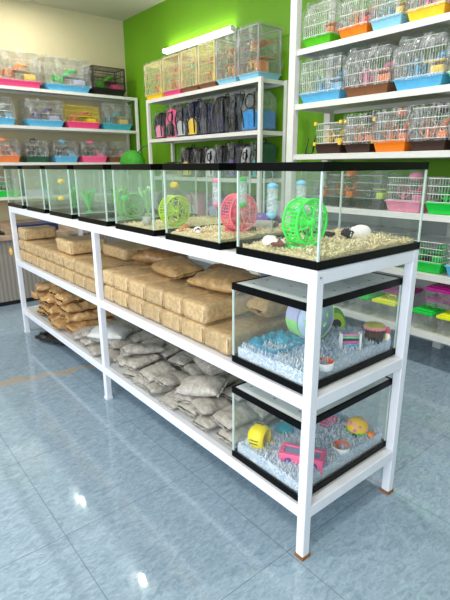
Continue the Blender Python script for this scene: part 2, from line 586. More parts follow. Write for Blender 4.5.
# ------------------------------------------------------------------ main rack
Lr, D, H, XM, ZM, ZB, W = 2.668, 0.494, 0.90, -1.353, 0.538, 0.182, 0.030
HB = 0.040
rack = empty('display_rack', (0, 0, 0), 'long white welded metal display rack with three tiers in the middle of the floor', 'rack')
for (x, y) in ((0, 0), (0, 1), (XM + W, 0), (XM + W, 1), (-Lr + W, 0), (-Lr + W, 1)):
    y0 = 0 if y == 0 else D - W
    lg = MB().box(x - W, x, y0, y0 + W, 0.004, H - .004).build('leg', 'white_paint', rack, bevel=.003)
    ft = MB().box(x - W - .002, x + .002, y0 - .002, y0 + W + .002, 0, 0.012).build('foot', 'rust' if x == 0 else 'white_paint', lg)
for nmz, z in (('top', H), ('mid', ZM), ('low', ZB)):
    inset = 0.0 if nmz == 'top' else 0.0
    # long rails run between / over the legs
    for y0 in (0, D - W):
        e = .0 if nmz == 'top' else .0006
        MB().box(-Lr + .0006, -.0006, y0 + .0006, y0 + W - .0006, z - HB, z - .001 if nmz != 'top' else z).build('long_rail', 'white_paint', rack, bevel=.003)
    for x in ((-W, 0), (-Lr, -Lr + W), (XM, XM + W)):
        MB().box(x[0] + .0006, x[1] - .0006, W - .001, D - W + .001, z - HB + .0004, z - .0006).build('end_rail', 'white_paint', rack, bevel=.003)
    MB().box(-Lr + W, -W, W, D - W, z - .010, z - .002).build('shelf_panel', 'panel_white', rack)
# bolt heads on the near corner
for y_, z_ in ((.012, H - .018),):
    MB().lathe([(0.0035, 0), (0.0035, .0015)], c=(0, .015, H - .02), n=10, axis='X').build('bolt', 'wire_grey', rack)

# ------------------------------------------------------------------ glass tanks
TL, TD, TH = 0.312, 0.490, 0.262
def make_tank(loc, label, group, L=TL, Dp=TD, Ht=TH, lid=False, gm='glass'):
    t = empty('glass_tank', loc, label, 'tank', group)
    g = .004
    hb, ht = .022, .022
    MB().box(0, L, 0, Dp, .006, .010).build('base_glass', gm, t)
    for (a, b_, z0, z1, n_) in ((0, hb, 0, hb, 'base_rim'), (0, ht, Ht - ht, Ht, 'top_rim')):
        q = MB()
        e = .006
        q.box(-.001, L + .001, -.001, e, z0, z1).box(-.001, L + .001, Dp - e, Dp + .001, z0, z1)
        q.box(-.001, e, e, Dp - e, z0, z1).box(L - e, L + .001, e, Dp - e, z0, z1)
        # stepped lip
        zz = (z1 - .006, z1 - .004) if n_ == 'base_rim' else (z0 + .004, z0 + .006)
        q.box(e, L - e, e, e + .006, *zz).box(e, L - e, Dp - e - .006, Dp - e, *zz).box(e, e + .006, e, Dp - e, *zz).box(L - e - .006, L - e, e, Dp - e, *zz)
        q.build(n_, 'black_rim', t, bevel=.0012)
    z0, z1 = .004, Ht - .004
    MB().box(.001, L - .001, .001, .001 + g, z0, z1).build('glass_pane', gm, t)
    MB().box(.001, L - .001, Dp - .001 - g, Dp - .001, z0, z1).build('glass_pane', gm, t)
    MB().box(.001, .001 + g, .0052, Dp - .0052, z0, z1).build('glass_pane', gm, t)
    MB().box(L - .001 - g, L - .001, .0052, Dp - .0052, z0, z1).build('glass_pane', gm, t)
    for cx_, cy_ in ((.0035, .0035), (L - .0035, .0035), (.0035, Dp - .0035), (L - .0035, Dp - .0035)):
        MB().box(cx_ - .0028, cx_ + .0028, cy_ - .0028, cy_ + .0028, hb, Ht - ht).build('corner_seal', 'seal', t)
    if lid:
        q = MB().box(.007, L - .007, .007, Dp - .007, Ht - .005, Ht - .002)
        q.build('lid', 'lid_film', t)
        q = MB()
        for i in range(3):
            for j in range(7):
                x = .05 + i * (L - .1) / 2 + random.uniform(-.01, .01)
                y = .05 + j * (Dp - .1) / 6
                q.box(x - .004, x + .004, y - .0016, y + .0016, Ht - .002, Ht - .0014)
        q.build('air_slots', 'black_plastic', t)
    return t
tn = ['end tank at the near corner, holding the bright green wheel', 'second tank from the near corner, holding the pink wheel',
      'third tank from the near corner, holding the yellow-green wheel', 'fourth tank from the near corner, holding green plants',
      'fifth tank from the near corner, holding bright green plants and two yellow caps', 'next to last tank towards the far end, with one green plant', 'last tank at the far end of the rack']
tanks = []
for i in range(7):
    x1 = -i * 0.3927
    tanks.append((x1 - TL, x1))
    make_tank((x1 - TL, .002, H + .0005), 'black-rimmed glass ' + tn[i], 'glass tanks along the rack top', gm='glass' if i < 2 else 'glass_dusty_sheen')
make_tank((-.344, .012, ZM + .001), 'lidded glass tank with blue paper bedding and striped wheel, middle tier', 'lidded tanks at the near end', .31, .462, .265, True)
make_tank((-.344, .012, ZB + .001), 'lidded glass tank with blue paper bedding and yellow cup, bottom tier', 'lidded tanks at the near end', .31, .462, .265, True)

# bedding: heightfield plus loose curls, uncountable
def bedding(name, x0, x1, y0, y1, z0, h, mats, label, n, curl, cat='bedding', seed=1, amp=.012, ln=(.006, .014), wd=.0025):
    rnd = random.Random(seed)
    q = MB()
    nx, ny = 24, 36
    hs = {}
    def hf(x, y):
        return h + amp * noise.noise(Vector((x * 14, y * 14, seed * 3.1))) + amp * .5 * noise.noise(Vector((x * 45, y * 45, seed)))
    vs = []
    for j in range(ny + 1):
        for i in range(nx + 1):
            x, y = x0 + (x1 - x0) * i / nx, y0 + (y1 - y0) * j / ny
            vs.append((x, y, z0 + max(.004, hf(x, y))))
    fs = [(j * (nx + 1) + i, j * (nx + 1) + i + 1, (j + 1) * (nx + 1) + i + 1, (j + 1) * (nx + 1) + i) for j in range(ny) for i in range(nx)]
    # side skirt
    b0 = len(vs)
    rim = [i for i in range(nx + 1)] + [(j) * (nx + 1) + nx for j in range(1, ny + 1)] + [ny * (nx + 1) + i for i in range(nx - 1, -1, -1)] + [j * (nx + 1) for j in range(ny - 1, 0, -1)]
    for k in rim:
        vs.append((vs[k][0], vs[k][1], z0))
    K = len(rim)
    for k in range(K):
        fs.append((rim[k], b0 + k, b0 + (k + 1) % K, rim[(k + 1) % K]))
    fs.append(tuple(b0 + k for k in range(K))[::-1])
    q.add(vs, fs, 0)
    for k in range(n):
        x, y = rnd.uniform(x0 + .008, x1 - .008), rnd.uniform(y0 + .008, y1 - .008)
        z = z0 + hf(x, y) + rnd.uniform(0, .004)
        a = rnd.uniform(0, 2 * PI)
        l = rnd.uniform(*ln)
        dx, dy = math.cos(a), math.sin(a)
        w_ = wd * rnd.uniform(.6, 1.4)
        bend = rnd.uniform(.2, 1) * l * curl
        pts = []
        for s_ in (0, .5, 1):
            zz = z + bend * math.sin(s_ * PI) + rnd.uniform(-.001, .002)
            off = (s_ - .5) * l
            side = (s_ - .5) ** 2 * l * rnd.uniform(-1, 1)
            px = min(max(x + dx * off - dy * side, x0), x1)
            py = min(max(y + dy * off + dx * side, y0), y1)
            pts.append((px - dy * w_ / 2, py + dx * w_ / 2, zz))
            pts.append((px + dy * w_ / 2, py - dx * w_ / 2, zz + rnd.uniform(-.001, .001)))
        q.add(pts, [(0, 1, 3, 2), (2, 3, 5, 4)], 1 + (k % (len(mats) - 1)))
    if curl > .8:          # shreds pressed flat against the four panes
        for k in range(1500):
            f = rnd.random()
            a = rnd.uniform(0, PI)
            l = rnd.uniform(*ln)
            zc = z0 + rnd.uniform(.004, h + .006)
            side = k % 4
            t_ = rnd.random()
            L2 = (x1 - x0) if side < 2 else (y1 - y0)
            c_ = .008 + t_ * (L2 - .016)
            du, dz = math.cos(a) * l / 2, math.sin(a) * l / 2
            wu, wz = -math.sin(a) * wd * .6, math.cos(a) * wd * .6
            off = rnd.uniform(.0003, .001)
            pts = []
            for (su, sz) in ((-du - wu, -dz - wz), (du - wu, dz - wz), (du + wu, dz + wz), (-du + wu, -dz + wz)):
                uu, zz = min(max(c_ + su, 0), L2), max(z0 + .001, zc + sz)
                pts.append([(x0 + uu, y0 - off, zz), (x0 + uu, y1 + off, zz), (x0 - off, y0 + uu, zz), (x1 + off, y0 + uu, zz)][side])
            q.add(pts, [(0, 1, 2, 3)], 1 + k % (len(mats) - 1))
    o = q.build(name, mats)
    return tag(o, label, cat, kind='stuff')
wood = ['shaving_base', 'shaving', 'kraft_seam', 'shaving']
paper = ['paper_base', 'paper_shred', 'paper_shred', 'paper_shred_blue']
zf = H + .0115
for i in range(3):
    x0, x1 = tanks[i]
    bd = dict(n=[3200, 2600, 900, 300, 200, 200, 200][i])
    hh = [.020, .018, .010, .008, .008, .008, .008][i]
    bedding('wood_shavings', x0 + .0135, x1 - .0135, .0155, .478, zf, hh, wood, 'pale wood shavings covering the floor of the ' +
            ['near corner tank with the green wheel', 'tank with the pink wheel', 'tank with the yellow-green wheel', 'tank of green plants, fourth from the near corner', 'fifth tank from the near corner', 'next to last far tank', 'last far tank'][i],
            bd['n'], .5, seed=i + 1, amp=[.012, .010, .004, .003, .003, .003, .003][i])
for z, lb in ((ZM, 'bluish shredded paper bedding in the middle-tier tank'), (ZB, 'bluish shredded paper bedding in the bottom-tier tank')):
    bedding('paper_bedding', -.344 + .0135, -.034 - .0135, .012 + .0135, .474 - .0135, z + .0115, .043, paper, lb, 4200, .9, seed=int(z * 100), amp=.010, ln=(.008, .02), wd=.0016)

# ------------------------------------------------------------------ exercise wheels, bottles
def wheel(loc, rad, depth, mat, label, solid=False):
    """axis along +X, the open spoked face towards +X"""
    t = empty('hamster_wheel', loc, label, 'exercise wheel', 'exercise wheels in the tanks')
    c = (0, 0, rad + .012)
    q = MB()
    q.ring((depth / 2, 0, c[2]), rad, .0042, n=36)
    q.ring((-depth / 2, 0, c[2]), rad, .0036, n=36)
    q.ring((depth / 2, 0, c[2]), rad * .72, .0022, n=30)
    for k in range(36):
        a = 2 * PI * k / 36
        y, z = rad * math.cos(a), c[2] + rad * math.sin(a)
        q.tube([(-depth / 2, y, z), (depth / 2, y, z)], .0017, 4)
    for f in (-.25, 0, .25):
        q.ring((depth * f, 0, c[2]), rad, .0014, n=30, k=4)
    q.build('drum', mat, t, True)
    q = MB()
    for k in range(6):
        a = 2 * PI * k / 6 + .3
        b_ = a + .16
        p0 = (depth / 2, rad * .12 * math.cos(a), c[2] + rad * .12 * math.sin(a))
        q.tube([p0, (depth / 2 + .004, rad * .5 * math.cos(b_), c[2] + rad * .5 * math.sin(b_)), (depth / 2, rad * math.cos(a), c[2] + rad * math.sin(a))], .003, 6)
        q.tube([(-depth / 2, 0, c[2]), (-depth / 2, rad * math.cos(a), c[2] + rad * math.sin(a))], .0045, 6)
        q.sphere((-depth / 2 + .002, rad * .42 * math.cos(a), c[2] + rad * .42 * math.sin(a)), (.004, rad * .17, rad * .17), 10, 6)
    q.build('spokes', mat, t, True)
    MB().lathe([(.003, -depth / 2 - .012), (.014, -depth / 2 - .008), (.014, depth / 2), (.008, depth / 2 + .008), (.0, depth / 2 + .01)], c=c, n=16, axis='X').build('hub', mat, t, True)
    q = MB()
    xb = -depth / 2 - .012
    for s_ in (-1, 1):
        q.tube([(xb, 0, c[2]), (xb, s_ * rad * .5, .004)], .0042, 6)
        q.tube([(xb, s_ * rad * .5, .004), (depth / 2, s_ * rad * .5, .004)], .0042, 6)
    q.tube([(xb, -rad * .5, .004), (xb, rad * .5, .004)], .0042, 6)
    q.tube([(depth / 2, -rad * .5, .004), (depth / 2, rad * .5, .004)], .0042, 6)
    q.build('stand', mat, t, True)
    return t
def bottle(loc, s, label, cap='bottleblue'):
    t = empty('water_bottle', loc, label, 'water bottle', 'drinking bottles hung in the tanks')
    MB().lathe([(.0, -.045), (.015, -.044), (.0165, -.03), (.0165, .03), (.014, .038), (.0, .04)], n=18).build('bottle_body', 'bottle_plastic', t, True)
    MB().lathe([(.003, .050), (.009, .048), (.016, .044), (.0168, .036), (.0, .036)][::-1], n=18).build('top_cap', cap, t, True)
    MB().lathe([(.0, -.058), (.006, -.056), (.0172, -.046), (.0172, -.040), (.0, -.040)], n=18).build('bottom_cap', cap, t, True)
    MB().tube([(0, 0, -.06), (0, 0, -.075), (.012, -.008, -.095)], .0035, 8).build('spout', 'wire_grey', t, True)
    MB().tube([(0, 0, .05), (.0, 0, .075), (-.008, 0, .09)], .0012, 6).build('hanger', 'wire_grey', t, True)
    t.scale = (s, s, s)
    return t
wheel((-.138, .105, zf + .018), .062, .05, 'limegreen', 'bright green spoked exercise wheel in the near corner tank')
wheel((-.50, .175, zf + .016), .060, .05, 'wheelpink', 'pink spoked exercise wheel in the second tank')
wheel((-.835, .13, zf + .006), .056, .045, 'wheelyellow', 'yellow-green exercise wheel in the third tank from the near corner')
wheel((-1.255, .17, zf + .004), .052, .045, 'green', 'green exercise wheel in the fourth tank from the near corner')
bottle((-.282, .118, 1.056), 1.0, 'clear water bottle with pale blue caps hanging left of the green wheel')
bottle((-.282, .245, 1.06), 1.0, 'clear water bottle with pale blue caps hanging behind the green wheel')
bottle((-.68, .22, 1.06), 1.0, 'clear bottle with pink cap hanging in the second tank', 'palepink')
bottle((-.415, .115, 1.075), .9, 'clear bottle with green cap above the pink wheel', 'leaf')

# ------------------------------------------------------------------ hamsters
def hamster(loc, rz, L, fur, label):
    t = empty('hamster', loc, label, 'hamster', 'pet hamsters in the tanks', rz)
    q = MB()
    s = L
    q.sphere((-.16 * s, 0, .25 * s), (.36 * s, .27 * s, .25 * s), 16, 10)
    q.sphere((.12 * s, 0, .23 * s), (.28 * s, .22 * s, .21 * s), 16, 10)
    q.sphere((.35 * s, 0, .24 * s), (.18 * s, .15 * s, .145 * s), 14, 9)
    q.sphere((.47 * s, 0, .20 * s), (.08 * s, .07 * s, .065 * s), 10, 7)
    for sy in (-1, 1):
        q.sphere((.24 * s, sy * .14 * s, .05 * s), (.06 * s, .035 * s, .05 * s), 8, 6)
        q.sphere((-.25 * s, sy * .19 * s, .05 * s), (.09 * s, .045 * s, .05 * s), 8, 6)
    q.sphere((-.52 * s, 0, .15 * s), (.04 * s, .02 * s, .02 * s), 8, 6)
    o = q.build('body', fur, t, True)
    rm = o.modifiers.new('remesh', 'REMESH')
    rm.mode = 'VOXEL'
    rm.voxel_size = max(.0012, s * .022)
    rm.use_smooth_shade = True
    sm = o.modifiers.new('smooth', 'SMOOTH')
    sm.factor = .6
    sm.iterations = 6
    for sy in (-1, 1):
        MB().sphere((.27 * s, sy * .11 * s, .38 * s), (.02 * s, .05 * s, .06 * s), 10, 7).build('ear', 'fur_grey', t, True)
        MB().sphere((.44 * s, sy * .095 * s, .27 * s), .022 * s, 8, 6).build('eye', 'eye', t, True)
    return t
hz = zf + .018
hamster((-.205, .052, hz - .004), R(10), .075, 'fur_brown_white', 'brown and white hamster by the front glass of the near corner tank')
hamster((-.135, .345, hz + .0), R(235), .092, 'fur_black_head', 'white hamster with a black head at the back of the near corner tank')
hamster((-.648, .045, hz - .006), R(-60), .062, 'fur_orange', 'orange-tan hamster by the front glass of the second tank')
hamster((-.585, .06, hz - .006), R(-30), .055, 'fur_black_white', 'black and white hamster beside the orange one, second tank')
hamster((-.97, .08, zf + .008), R(160), .075, 'fur_grey', 'pale grey hamster lying in the third tank')
# dark tray, shelters in the top tanks
def shelter(loc, L, mat, label, rz=0, hgt=.045):
    t = empty('hamster_hut', loc, label, 'hut', None, rz)
    q = MB()
    n = 14
    vs, fs = [], []
    for e_, x in enumerate((-L / 2, L / 2)):
        for rr in (1, .86):
            for k in range(n + 1):
                a = PI * k / n
                vs.append((x, hgt * rr * math.cos(a), hgt * rr * math.sin(a)))
    m_ = n + 1
    for k in range(n):
        fs.append((k, k + 1, 2 * m_ + k + 1, 2 * m_ + k))
        fs.append((m_ + k + 1, m_ + k, 3 * m_ + k, 3 * m_ + k + 1))
        fs.append((k + 1, k, m_ + k, m_ + k + 1))
        fs.append((2 * m_ + k, 2 * m_ + k + 1, 3 * m_ + k + 1, 3 * m_ + k))
    fs += [(0, 2 * m_, 3 * m_, m_), (n, m_ + n, 3 * m_ + n, 2 * m_ + n)]
    q.add(vs, fs)
    q.build('arch', mat, t, True, bevel=.001)
    return t
shelter((-.52, .33, zf + .012), .075, 'fur_grey', 'pale grey arched hut in the second tank', R(20), .035)
shelter((-.60, .40, zf + .012), .10, 'purple', 'purple arched hut at the back of the second tank', R(0), .05)
t = empty('food_tray', (-.245, .29, zf + .022), 'black food tray sunk in the shavings behind the green wheel', 'tray')
q = MB()
q.box(-.05, .05, -.03, .03, 0, .003).box(-.05, .05, -.03, -.026, .003, .014).box(-.05, .05, .026, .03, .003, .014).box(-.05, -.046, -.026, .026, .003, .014).box(.046, .05, -.026, .026, .003, .014)
q.build('tray', 'black_plastic', t, bevel=.001)
t = empty('food_tray', (-.54, .22, zf + .018), 'black food tray beside the pink wheel in the second tank', 'tray')
q.build('tray', 'black_plastic', t, bevel=.001)
# plastic plants and floats in the far tanks
def plant(loc, label, hgt, mat, n, seed):
    rnd = random.Random(seed)
    q = MB()
    q.lathe([(.018, 0), (.015, .008), (.0, .01)], n=12)
    for k in range(n):
        a = rnd.uniform(0, 2 * PI)
        l = hgt * rnd.uniform(.6, 1)
        sp = rnd.uniform(.1, .38) * l
        pts = [(0, 0, .005), (math.cos(a) * sp * .4, math.sin(a) * sp * .4, l * .5), (math.cos(a) * sp, math.sin(a) * sp, l), (math.cos(a) * sp * 1.3, math.sin(a) * sp * 1.3, l * .9)]
        q.tube(pts, [.0035, .0075, .005, .001], 5)
    return tag(q.build('plastic_plant', mat, smooth=True, loc=loc), label, 'plastic plant')
plant((-1.275, .12, zf + .008), 'green plastic plant at the front of the fourth tank', .14, 'green', 22, 3)
plant((-1.33, .30, zf + .008), 'green plastic plant at the back of the fourth tank', .15, 'babygreen', 20, 4)
plant((-1.67, .14, zf + .008), 'bright green plastic plant in the fifth tank', .12, 'leaf', 24, 5)
plant((-1.69, .34, zf + .008), 'green plastic plant in the back of the fifth tank', .15, 'green', 20, 6)
plant((-2.02, .2, zf + .008), 'green plastic plant in the next to last tank', .12, 'green', 20, 8)
for (x, y, z, mt_, lb) in ((-.80, .11, 1.085, 'yellow', 'yellow cap above the wheel in the third tank'), (-1.19, .10, 1.02, 'leaf', 'dark green cap hanging in the fourth tank'),
                           (-1.80, .05, 1.08, 'yellow', 'yellow cap high in the fifth tank'), (-1.82, .05, .99, 'yellow', 'yellow cap low in the fifth tank')):
    t = empty('feeder_cap', (x, y, z), lb, 'cap')
    MB().lathe([(0, -.012), (.014, -.01), (.018, 0), (.012, .01), (0, .012)], n=14).build('cap', mt_, t, True)
    MB().tube([(0, 0, .01), (0, 0, 1.15 - z)], .0012, 5).build('hanger', 'wire_grey', t)

# ------------------------------------------------------------------ toys in the middle-tier tank
zA = ZM + .0115 + .042
t = empty('striped_wheel', (-.212, .235, zA), 'solid hamster wheel with green and lilac striped band and pale blue face', 'exercise wheel', None, R(-12))
rad = .076
q = MB()
n = 48
bandc = ['babygreen', 'lilac', 'babygreen', 'white']
for k in range(n):
    a0, a1 = 2 * PI * k / n, 2 * PI * (k + 1) / n
    rr = rad * (1.0)
    vs = []
    for x in (-.03, .03):
        for a in (a0, a1):
            vs.append((x, rr * math.cos(a), rad + .012 + rr * math.sin(a)))
    for x in (-.03, .03):
        for a in (a0, a1):
            vs.append((x, .93 * rr * math.cos(a), rad + .012 + .93 * rr * math.sin(a)))
    q.add(vs, [(0, 1, 3, 2), (4, 6, 7, 5), (2, 3, 7, 6), (0, 4, 5, 1)], (k // 6) % 2)
q.build('band', ['babygreen', 'lilac'], t)
q = MB()
q.lathe([(0, .026), (rad * .92, .026), (rad * .92, .030), (0, .031)], c=(0, 0, rad + .012), n=36, axis='X')
q.build('face', 'face_blue', t, True)
q = MB()
for k in range(8):
    a = 2 * PI * k / 8
    q.tube([(.0325, .6 * rad * math.cos(a + b_), rad + .012 + .6 * rad * math.sin(a + b_)) for b_ in (0, .12, .24, .36)], .004, 6)
q.build('face_mark', 'babygreen', t, True)
MB().tube([(-.04, 0, rad + .012), (-.04, 0, .006)], .005, 8).tube([(-.04, -.04, .005), (-.04, .04, .005)], .005, 8).tube([(-.04, 0, rad + .012), (-.028, 0, rad + .012)], .006, 8).build('stand', 'white', t, True)

t = empty('teal_tray', (-.235, .110, zA - .006), 'crumpled translucent teal-blue dish half buried in paper bedding, left', 'dish')
q = MB()
vs, fs = [], []
nx, ny = 22, 22
def dish(x, y):
    e_ = max(abs(x), abs(y))
    return .006 + .03 * max(0, e_ - .55) / .45 + .012 * noise.noise(Vector((x * 3, y * 3, 2)))
for j in range(ny + 1):
    for i in range(nx + 1):
        a, b_ = i / nx * 2 - 1, j / ny * 2 - 1
        vs.append((a * .062, b_ * .075, dish(a, b_)))
fs = [(j * (nx + 1) + i, j * (nx + 1) + i + 1, (j + 1) * (nx + 1) + i + 1, (j + 1) * (nx + 1) + i) for j in range(ny) for i in range(nx)]
q.add(vs, fs)
o = q.build('dish', 'teal_clear', t, True)
so = o.modifiers.new('solid', 'SOLIDIFY')
so.thickness = .003
o = MB().sphere((-.02, .045, .012), (.035, .035, .03), 18, 10).build('dome', 'teal_clear', t, True)

t = empty('avocado_hut', (-.235, .405, zA - .006), 'avocado-shaped green hideout with a round black entrance', 'hideout', None, R(42))
def avo(sc_, y0, y1, q, mi=0):
    n = 32
    pr = []
    for k in range(n):
        a = 2 * PI * k / n
        rr = (.030 + .008 * math.sin(a) ** 2 * (1 if math.sin(a) < 0 else .2)) * sc_
        pr.append((rr * math.cos(a) * (1 - .25 * max(0, math.sin(a))), .036 + rr * math.sin(a) * 1.15))
    vs = [(x, y0, z) for x, z in pr] + [(x, y1, z) for x, z in pr]
    fs = [(k, (k + 1) % n, n + (k + 1) % n, n + k) for k in range(n)] + [tuple(range(n))[::-1], tuple(range(n, 2 * n))]
    q.add(vs, fs, mi)
q = MB(); avo(1.15, -.02, .03, q); q.build('shell', 'green', t, bevel=.006)
q = MB(); avo(.98, -.024, -.0195, q); q.build('flesh', 'wheelyellow', t, bevel=.001)
MB().lathe([(.017, -.026), (.017, -.0235)], c=(0, 0, .032), n=20, axis='Y').build('entrance', 'black_plastic', t)

t = empty('ladder_bridge', (-.082, .280, zA - .006), 'small white-framed climbing bridge with pink, teal and blue rungs', 'climbing toy', None, R(50))
q = MB()
for s_ in (-1, 1):
    q.box(s_ * .03 - .003, s_ * .03 + .003, -.012, -.006, 0, .062)
    q.box(s_ * .03 - .003, s_ * .03 + .003, .006, .012, 0, .062)
    q.box(s_ * .03 - .003, s_ * .03 + .003, -.006, .006, .056, .062)
q.build('frame', 'white', t, bevel=.001)
for k, mk in enumerate(('navy', 'teal2', 'sky', 'coolpink', 'black', 'mint', 'palepink')):
    MB().tube([(-.0265, -.004 + k * .001, .007 + k * .0078), (.0265, -.004 + k * .001, .007 + k * .0078)], .0038, 8).build('rung', mk, t, True)

t = empty('log_hut', (-.082, .412, zA - .004), 'brown log hideout topped by a yellow wood slice with pink scalloped edge', 'hideout', None, R(35))
q = MB()
n = 24
vs, fs = [], []
for k in range(n):          # curved bark wall with an arched opening at the front
    pass
q.lathe([(.029, 0), (.030, .02), (.028, .051), (.0, .051)], n=24)
q.build('bark_wall', 'bark', t, True)
q = MB()
vs = [(.0, -.0315, .0)]
pts = [(.015 * math.cos(PI * k / 10), -.0318, .008 + .018 * math.sin(PI * k / 10)) for k in range(11)]
vs = [(.015, -.0318, 0)] + pts + [(-.015, -.0318, 0)]
vs2 = [(x, -.027, z) for x, y, z in vs]
m_ = len(vs)
q.add(vs + vs2, [tuple(range(m_))[::-1], tuple(range(m_, 2 * m_))] + [(k, (k + 1) % m_, m_ + (k + 1) % m_, m_ + k) for k in range(m_)])
q.build('doorway', 'black_plastic', t)
q = MB()
q.lathe([(0, .0512), (.034, .0512), (.035, .055), (.032, .058), (0, .059)], n=28)
q.build('slice_roof', 'slice', t, True)
q = MB()
for k in range(22):
    a = 2 * PI * k / 22
    q.sphere((.0335 * math.cos(a), .0335 * math.sin(a), .050), (.0048, .0048, .006), 8, 6)
q.build('scalloped_edge', 'palepink', t, True)

t = empty('chick_figurine', (-.045, .432, zA), 'tiny red and white chick figure beside the log hideout', 'figurine')
MB().sphere((0, 0, .016), (.010, .009, .015), 12, 8).build('body', 'white', t, True)
MB().sphere((0, 0, .036), (.008, .008, .009), 10, 8).build('head', 'red', t, True)
MB().sphere((0, -.009, .018), (.005, .003, .006), 8, 6).build('bib', 'yellow', t, True)
MB().sphere((0, 0, .047), (.003, .006, .005), 8, 6).build('comb', 'red', t, True)

def bowl(loc, label):
    t = empty('food_bowl', loc, label, 'bowl', 'orange-lined food bowls')
    t.scale = (1.05, 1.05, 1.25)
    MB().lathe([(0, 0), (.020, 0), (.027, .006), (.0285, .020), (.0275, .0215), (.0268, .021)], n=28, cap=False).build('outer', 'white', t, True)
    MB().lathe([(0, .005), (.018, .006), (.025, .012), (.0268, .0212)], n=28, cap=False).build('lining', 'orange_lining', t, True)
    return t
bowl((-.055, .118, zA - .012), 'white bowl with orange lining in the middle-tier tank, front')

# ------------------------------------------------------------------ toys in the bottom-tier tank
zB = ZB + .0115 + .041
t = empty('cup_house', (-.272, .072, zB - .004), 'yellow round cup hideout lying on its side with black lines', 'hideout', None, R(20))
cz = .033
MB().lathe([(0, -.030), (.012, -.029), (.022, -.024), (.031, -.013), (.034, 0), (.033, .012), (.028, .022), (.023, .024), (.026, .012), (.028, 0), (.020, -.018), (0, -.022)], c=(0, 0, cz), n=30, axis='X').build('shell', 'yolk', t, True)
for zz in (-.006, .004):
    pts = []
    for k in range(6):
        x = -.012 + k * .0048
        zq = zz
        pts.append((x, -math.sqrt(max(.0, .0345 ** 2 - zq * zq)) - .0002, cz + zq))
    MB().tube(pts, .0011, 5).build('painted_line', 'black', t)
MB().tube([(-.012, .006, cz + .0345), (0, .006, cz + .0345), (.01, .006, cz + .0335)], .0011, 5).build('painted_line', 'black', t)
MB().sphere((.028, .022, .008), .006, 8, 6).build('foot_knob', 'yolk', t, True)
MB().sphere((.028, -.018, .006), .006, 8, 6).build('foot_knob', 'yolk', t, True)
t.scale = (1.27, 1.27, 1.22)

t = empty('teal_pool', (-.280, .205, zB), 'teal bath dish with white frame behind the yellow cup', 'dish')
MB().lathe([(0, 0), (.034, 0), (.036, .006), (.030, .020), (.018, .028), (0, .030)], n=24).build('basin', 'teal2', t, True)
q = MB()
q.box(-.045, .05, .036, .046, .028, .045).box(-.045, -.030, .036, .046, 0, .028).box(.035, .05, .036, .046, 0, .028)
q.build('handrail', 'white', t, bevel=.002)

t = empty('pink_bunker', (-.118, .118, zB - .012), 'pink box hideout with lilac window panel and round side holes', 'hideout', None, R(30))
q = MB()
q.box(-.062, .062, -.03, .03, 0, .036)
q.box(-.064, .064, -.032, -.018, .036, .042).box(-.064, .064, .018, .032, .036, .042).box(-.064, -.052, -.018, .018, .036, .042).box(.052, .064, -.018, .018, .036, .042)
q.build('shell', 'hotpink', t, bevel=.002)
MB().box(-.052, .052, -.018, .018, .0361, .0375).build('window_panel', 'lens', t)
for x_ in (-.035, .035):
    MB().lathe([(.0115, -.0325), (.0115, -.0301)], c=(x_, 0, .019), n=20, axis='Y').build('entrance', 'purple', t)
t.scale = (1.12, 1.05, 1.15)
t = empty('pink_dish', (-.215, .36, zB + .008), 'flat hot pink oval dish at the back of the bottom tank', 'dish')
MB().lathe([(0, .003), (.03, .004), (.038, .010), (.040, .009), (.032, 0), (0, 0)], n=26).build('dish', 'hotpink', t, True)
bowl((-.075, .262, zB - .006), 'white bowl with orange lining in the bottom-tier tank, beside the pink hideout')

t = empty('turtle_hut', (-.108, .400, zB - .006), 'yellow spotted dome hideout on a green base in the bottom tank', 'hideout', None, R(20))
t.scale = (1.05, 1.05, 1.15)
q = MB()
vs, fs = [], []
q.lathe([(.036, .014), (.037, .022), (.033, .036), (.022, .048), (.010, .053), (0, .054)], n=28)
q.build('dome', 'dome_spots', t, True)
q = MB()
for k in range(16):
    a = 2 * PI * k / 16
    q.sphere((.031 * math.cos(a), .031 * math.sin(a), .010), (.011, .011, .010), 10, 6)
q.lathe([(0, .001), (.034, .001), (.036, .012), (0, .016)], n=20)
q.build('base', 'green', t, True)
MB().sphere((.0, -.042, .008), (.012, .005, .010), 12, 8).build('doorway', 'black_plastic', t, True)
MB().sphere((.047, -.012, .012), (.012, .010, .012), 12, 8).sphere((.052, -.018, .022), .004, 8, 6).sphere((.056, -.008, .022), .004, 8, 6).build('head', 'orange', t, True)
q = MB()
for a, h_ in ((0.3, .038), (1.6, .04), (2.8, .036), (4.0, .040), (5.2, .038), (4.7, .026), (3.4, .025), (5.9, .026)):
    rr = .031 if h_ > .03 else .037
    q.sphere((rr * math.cos(a), rr * math.sin(a), h_), (.005, .005, .005), 8, 6)
q.build('spots', 'palepink', t, True)

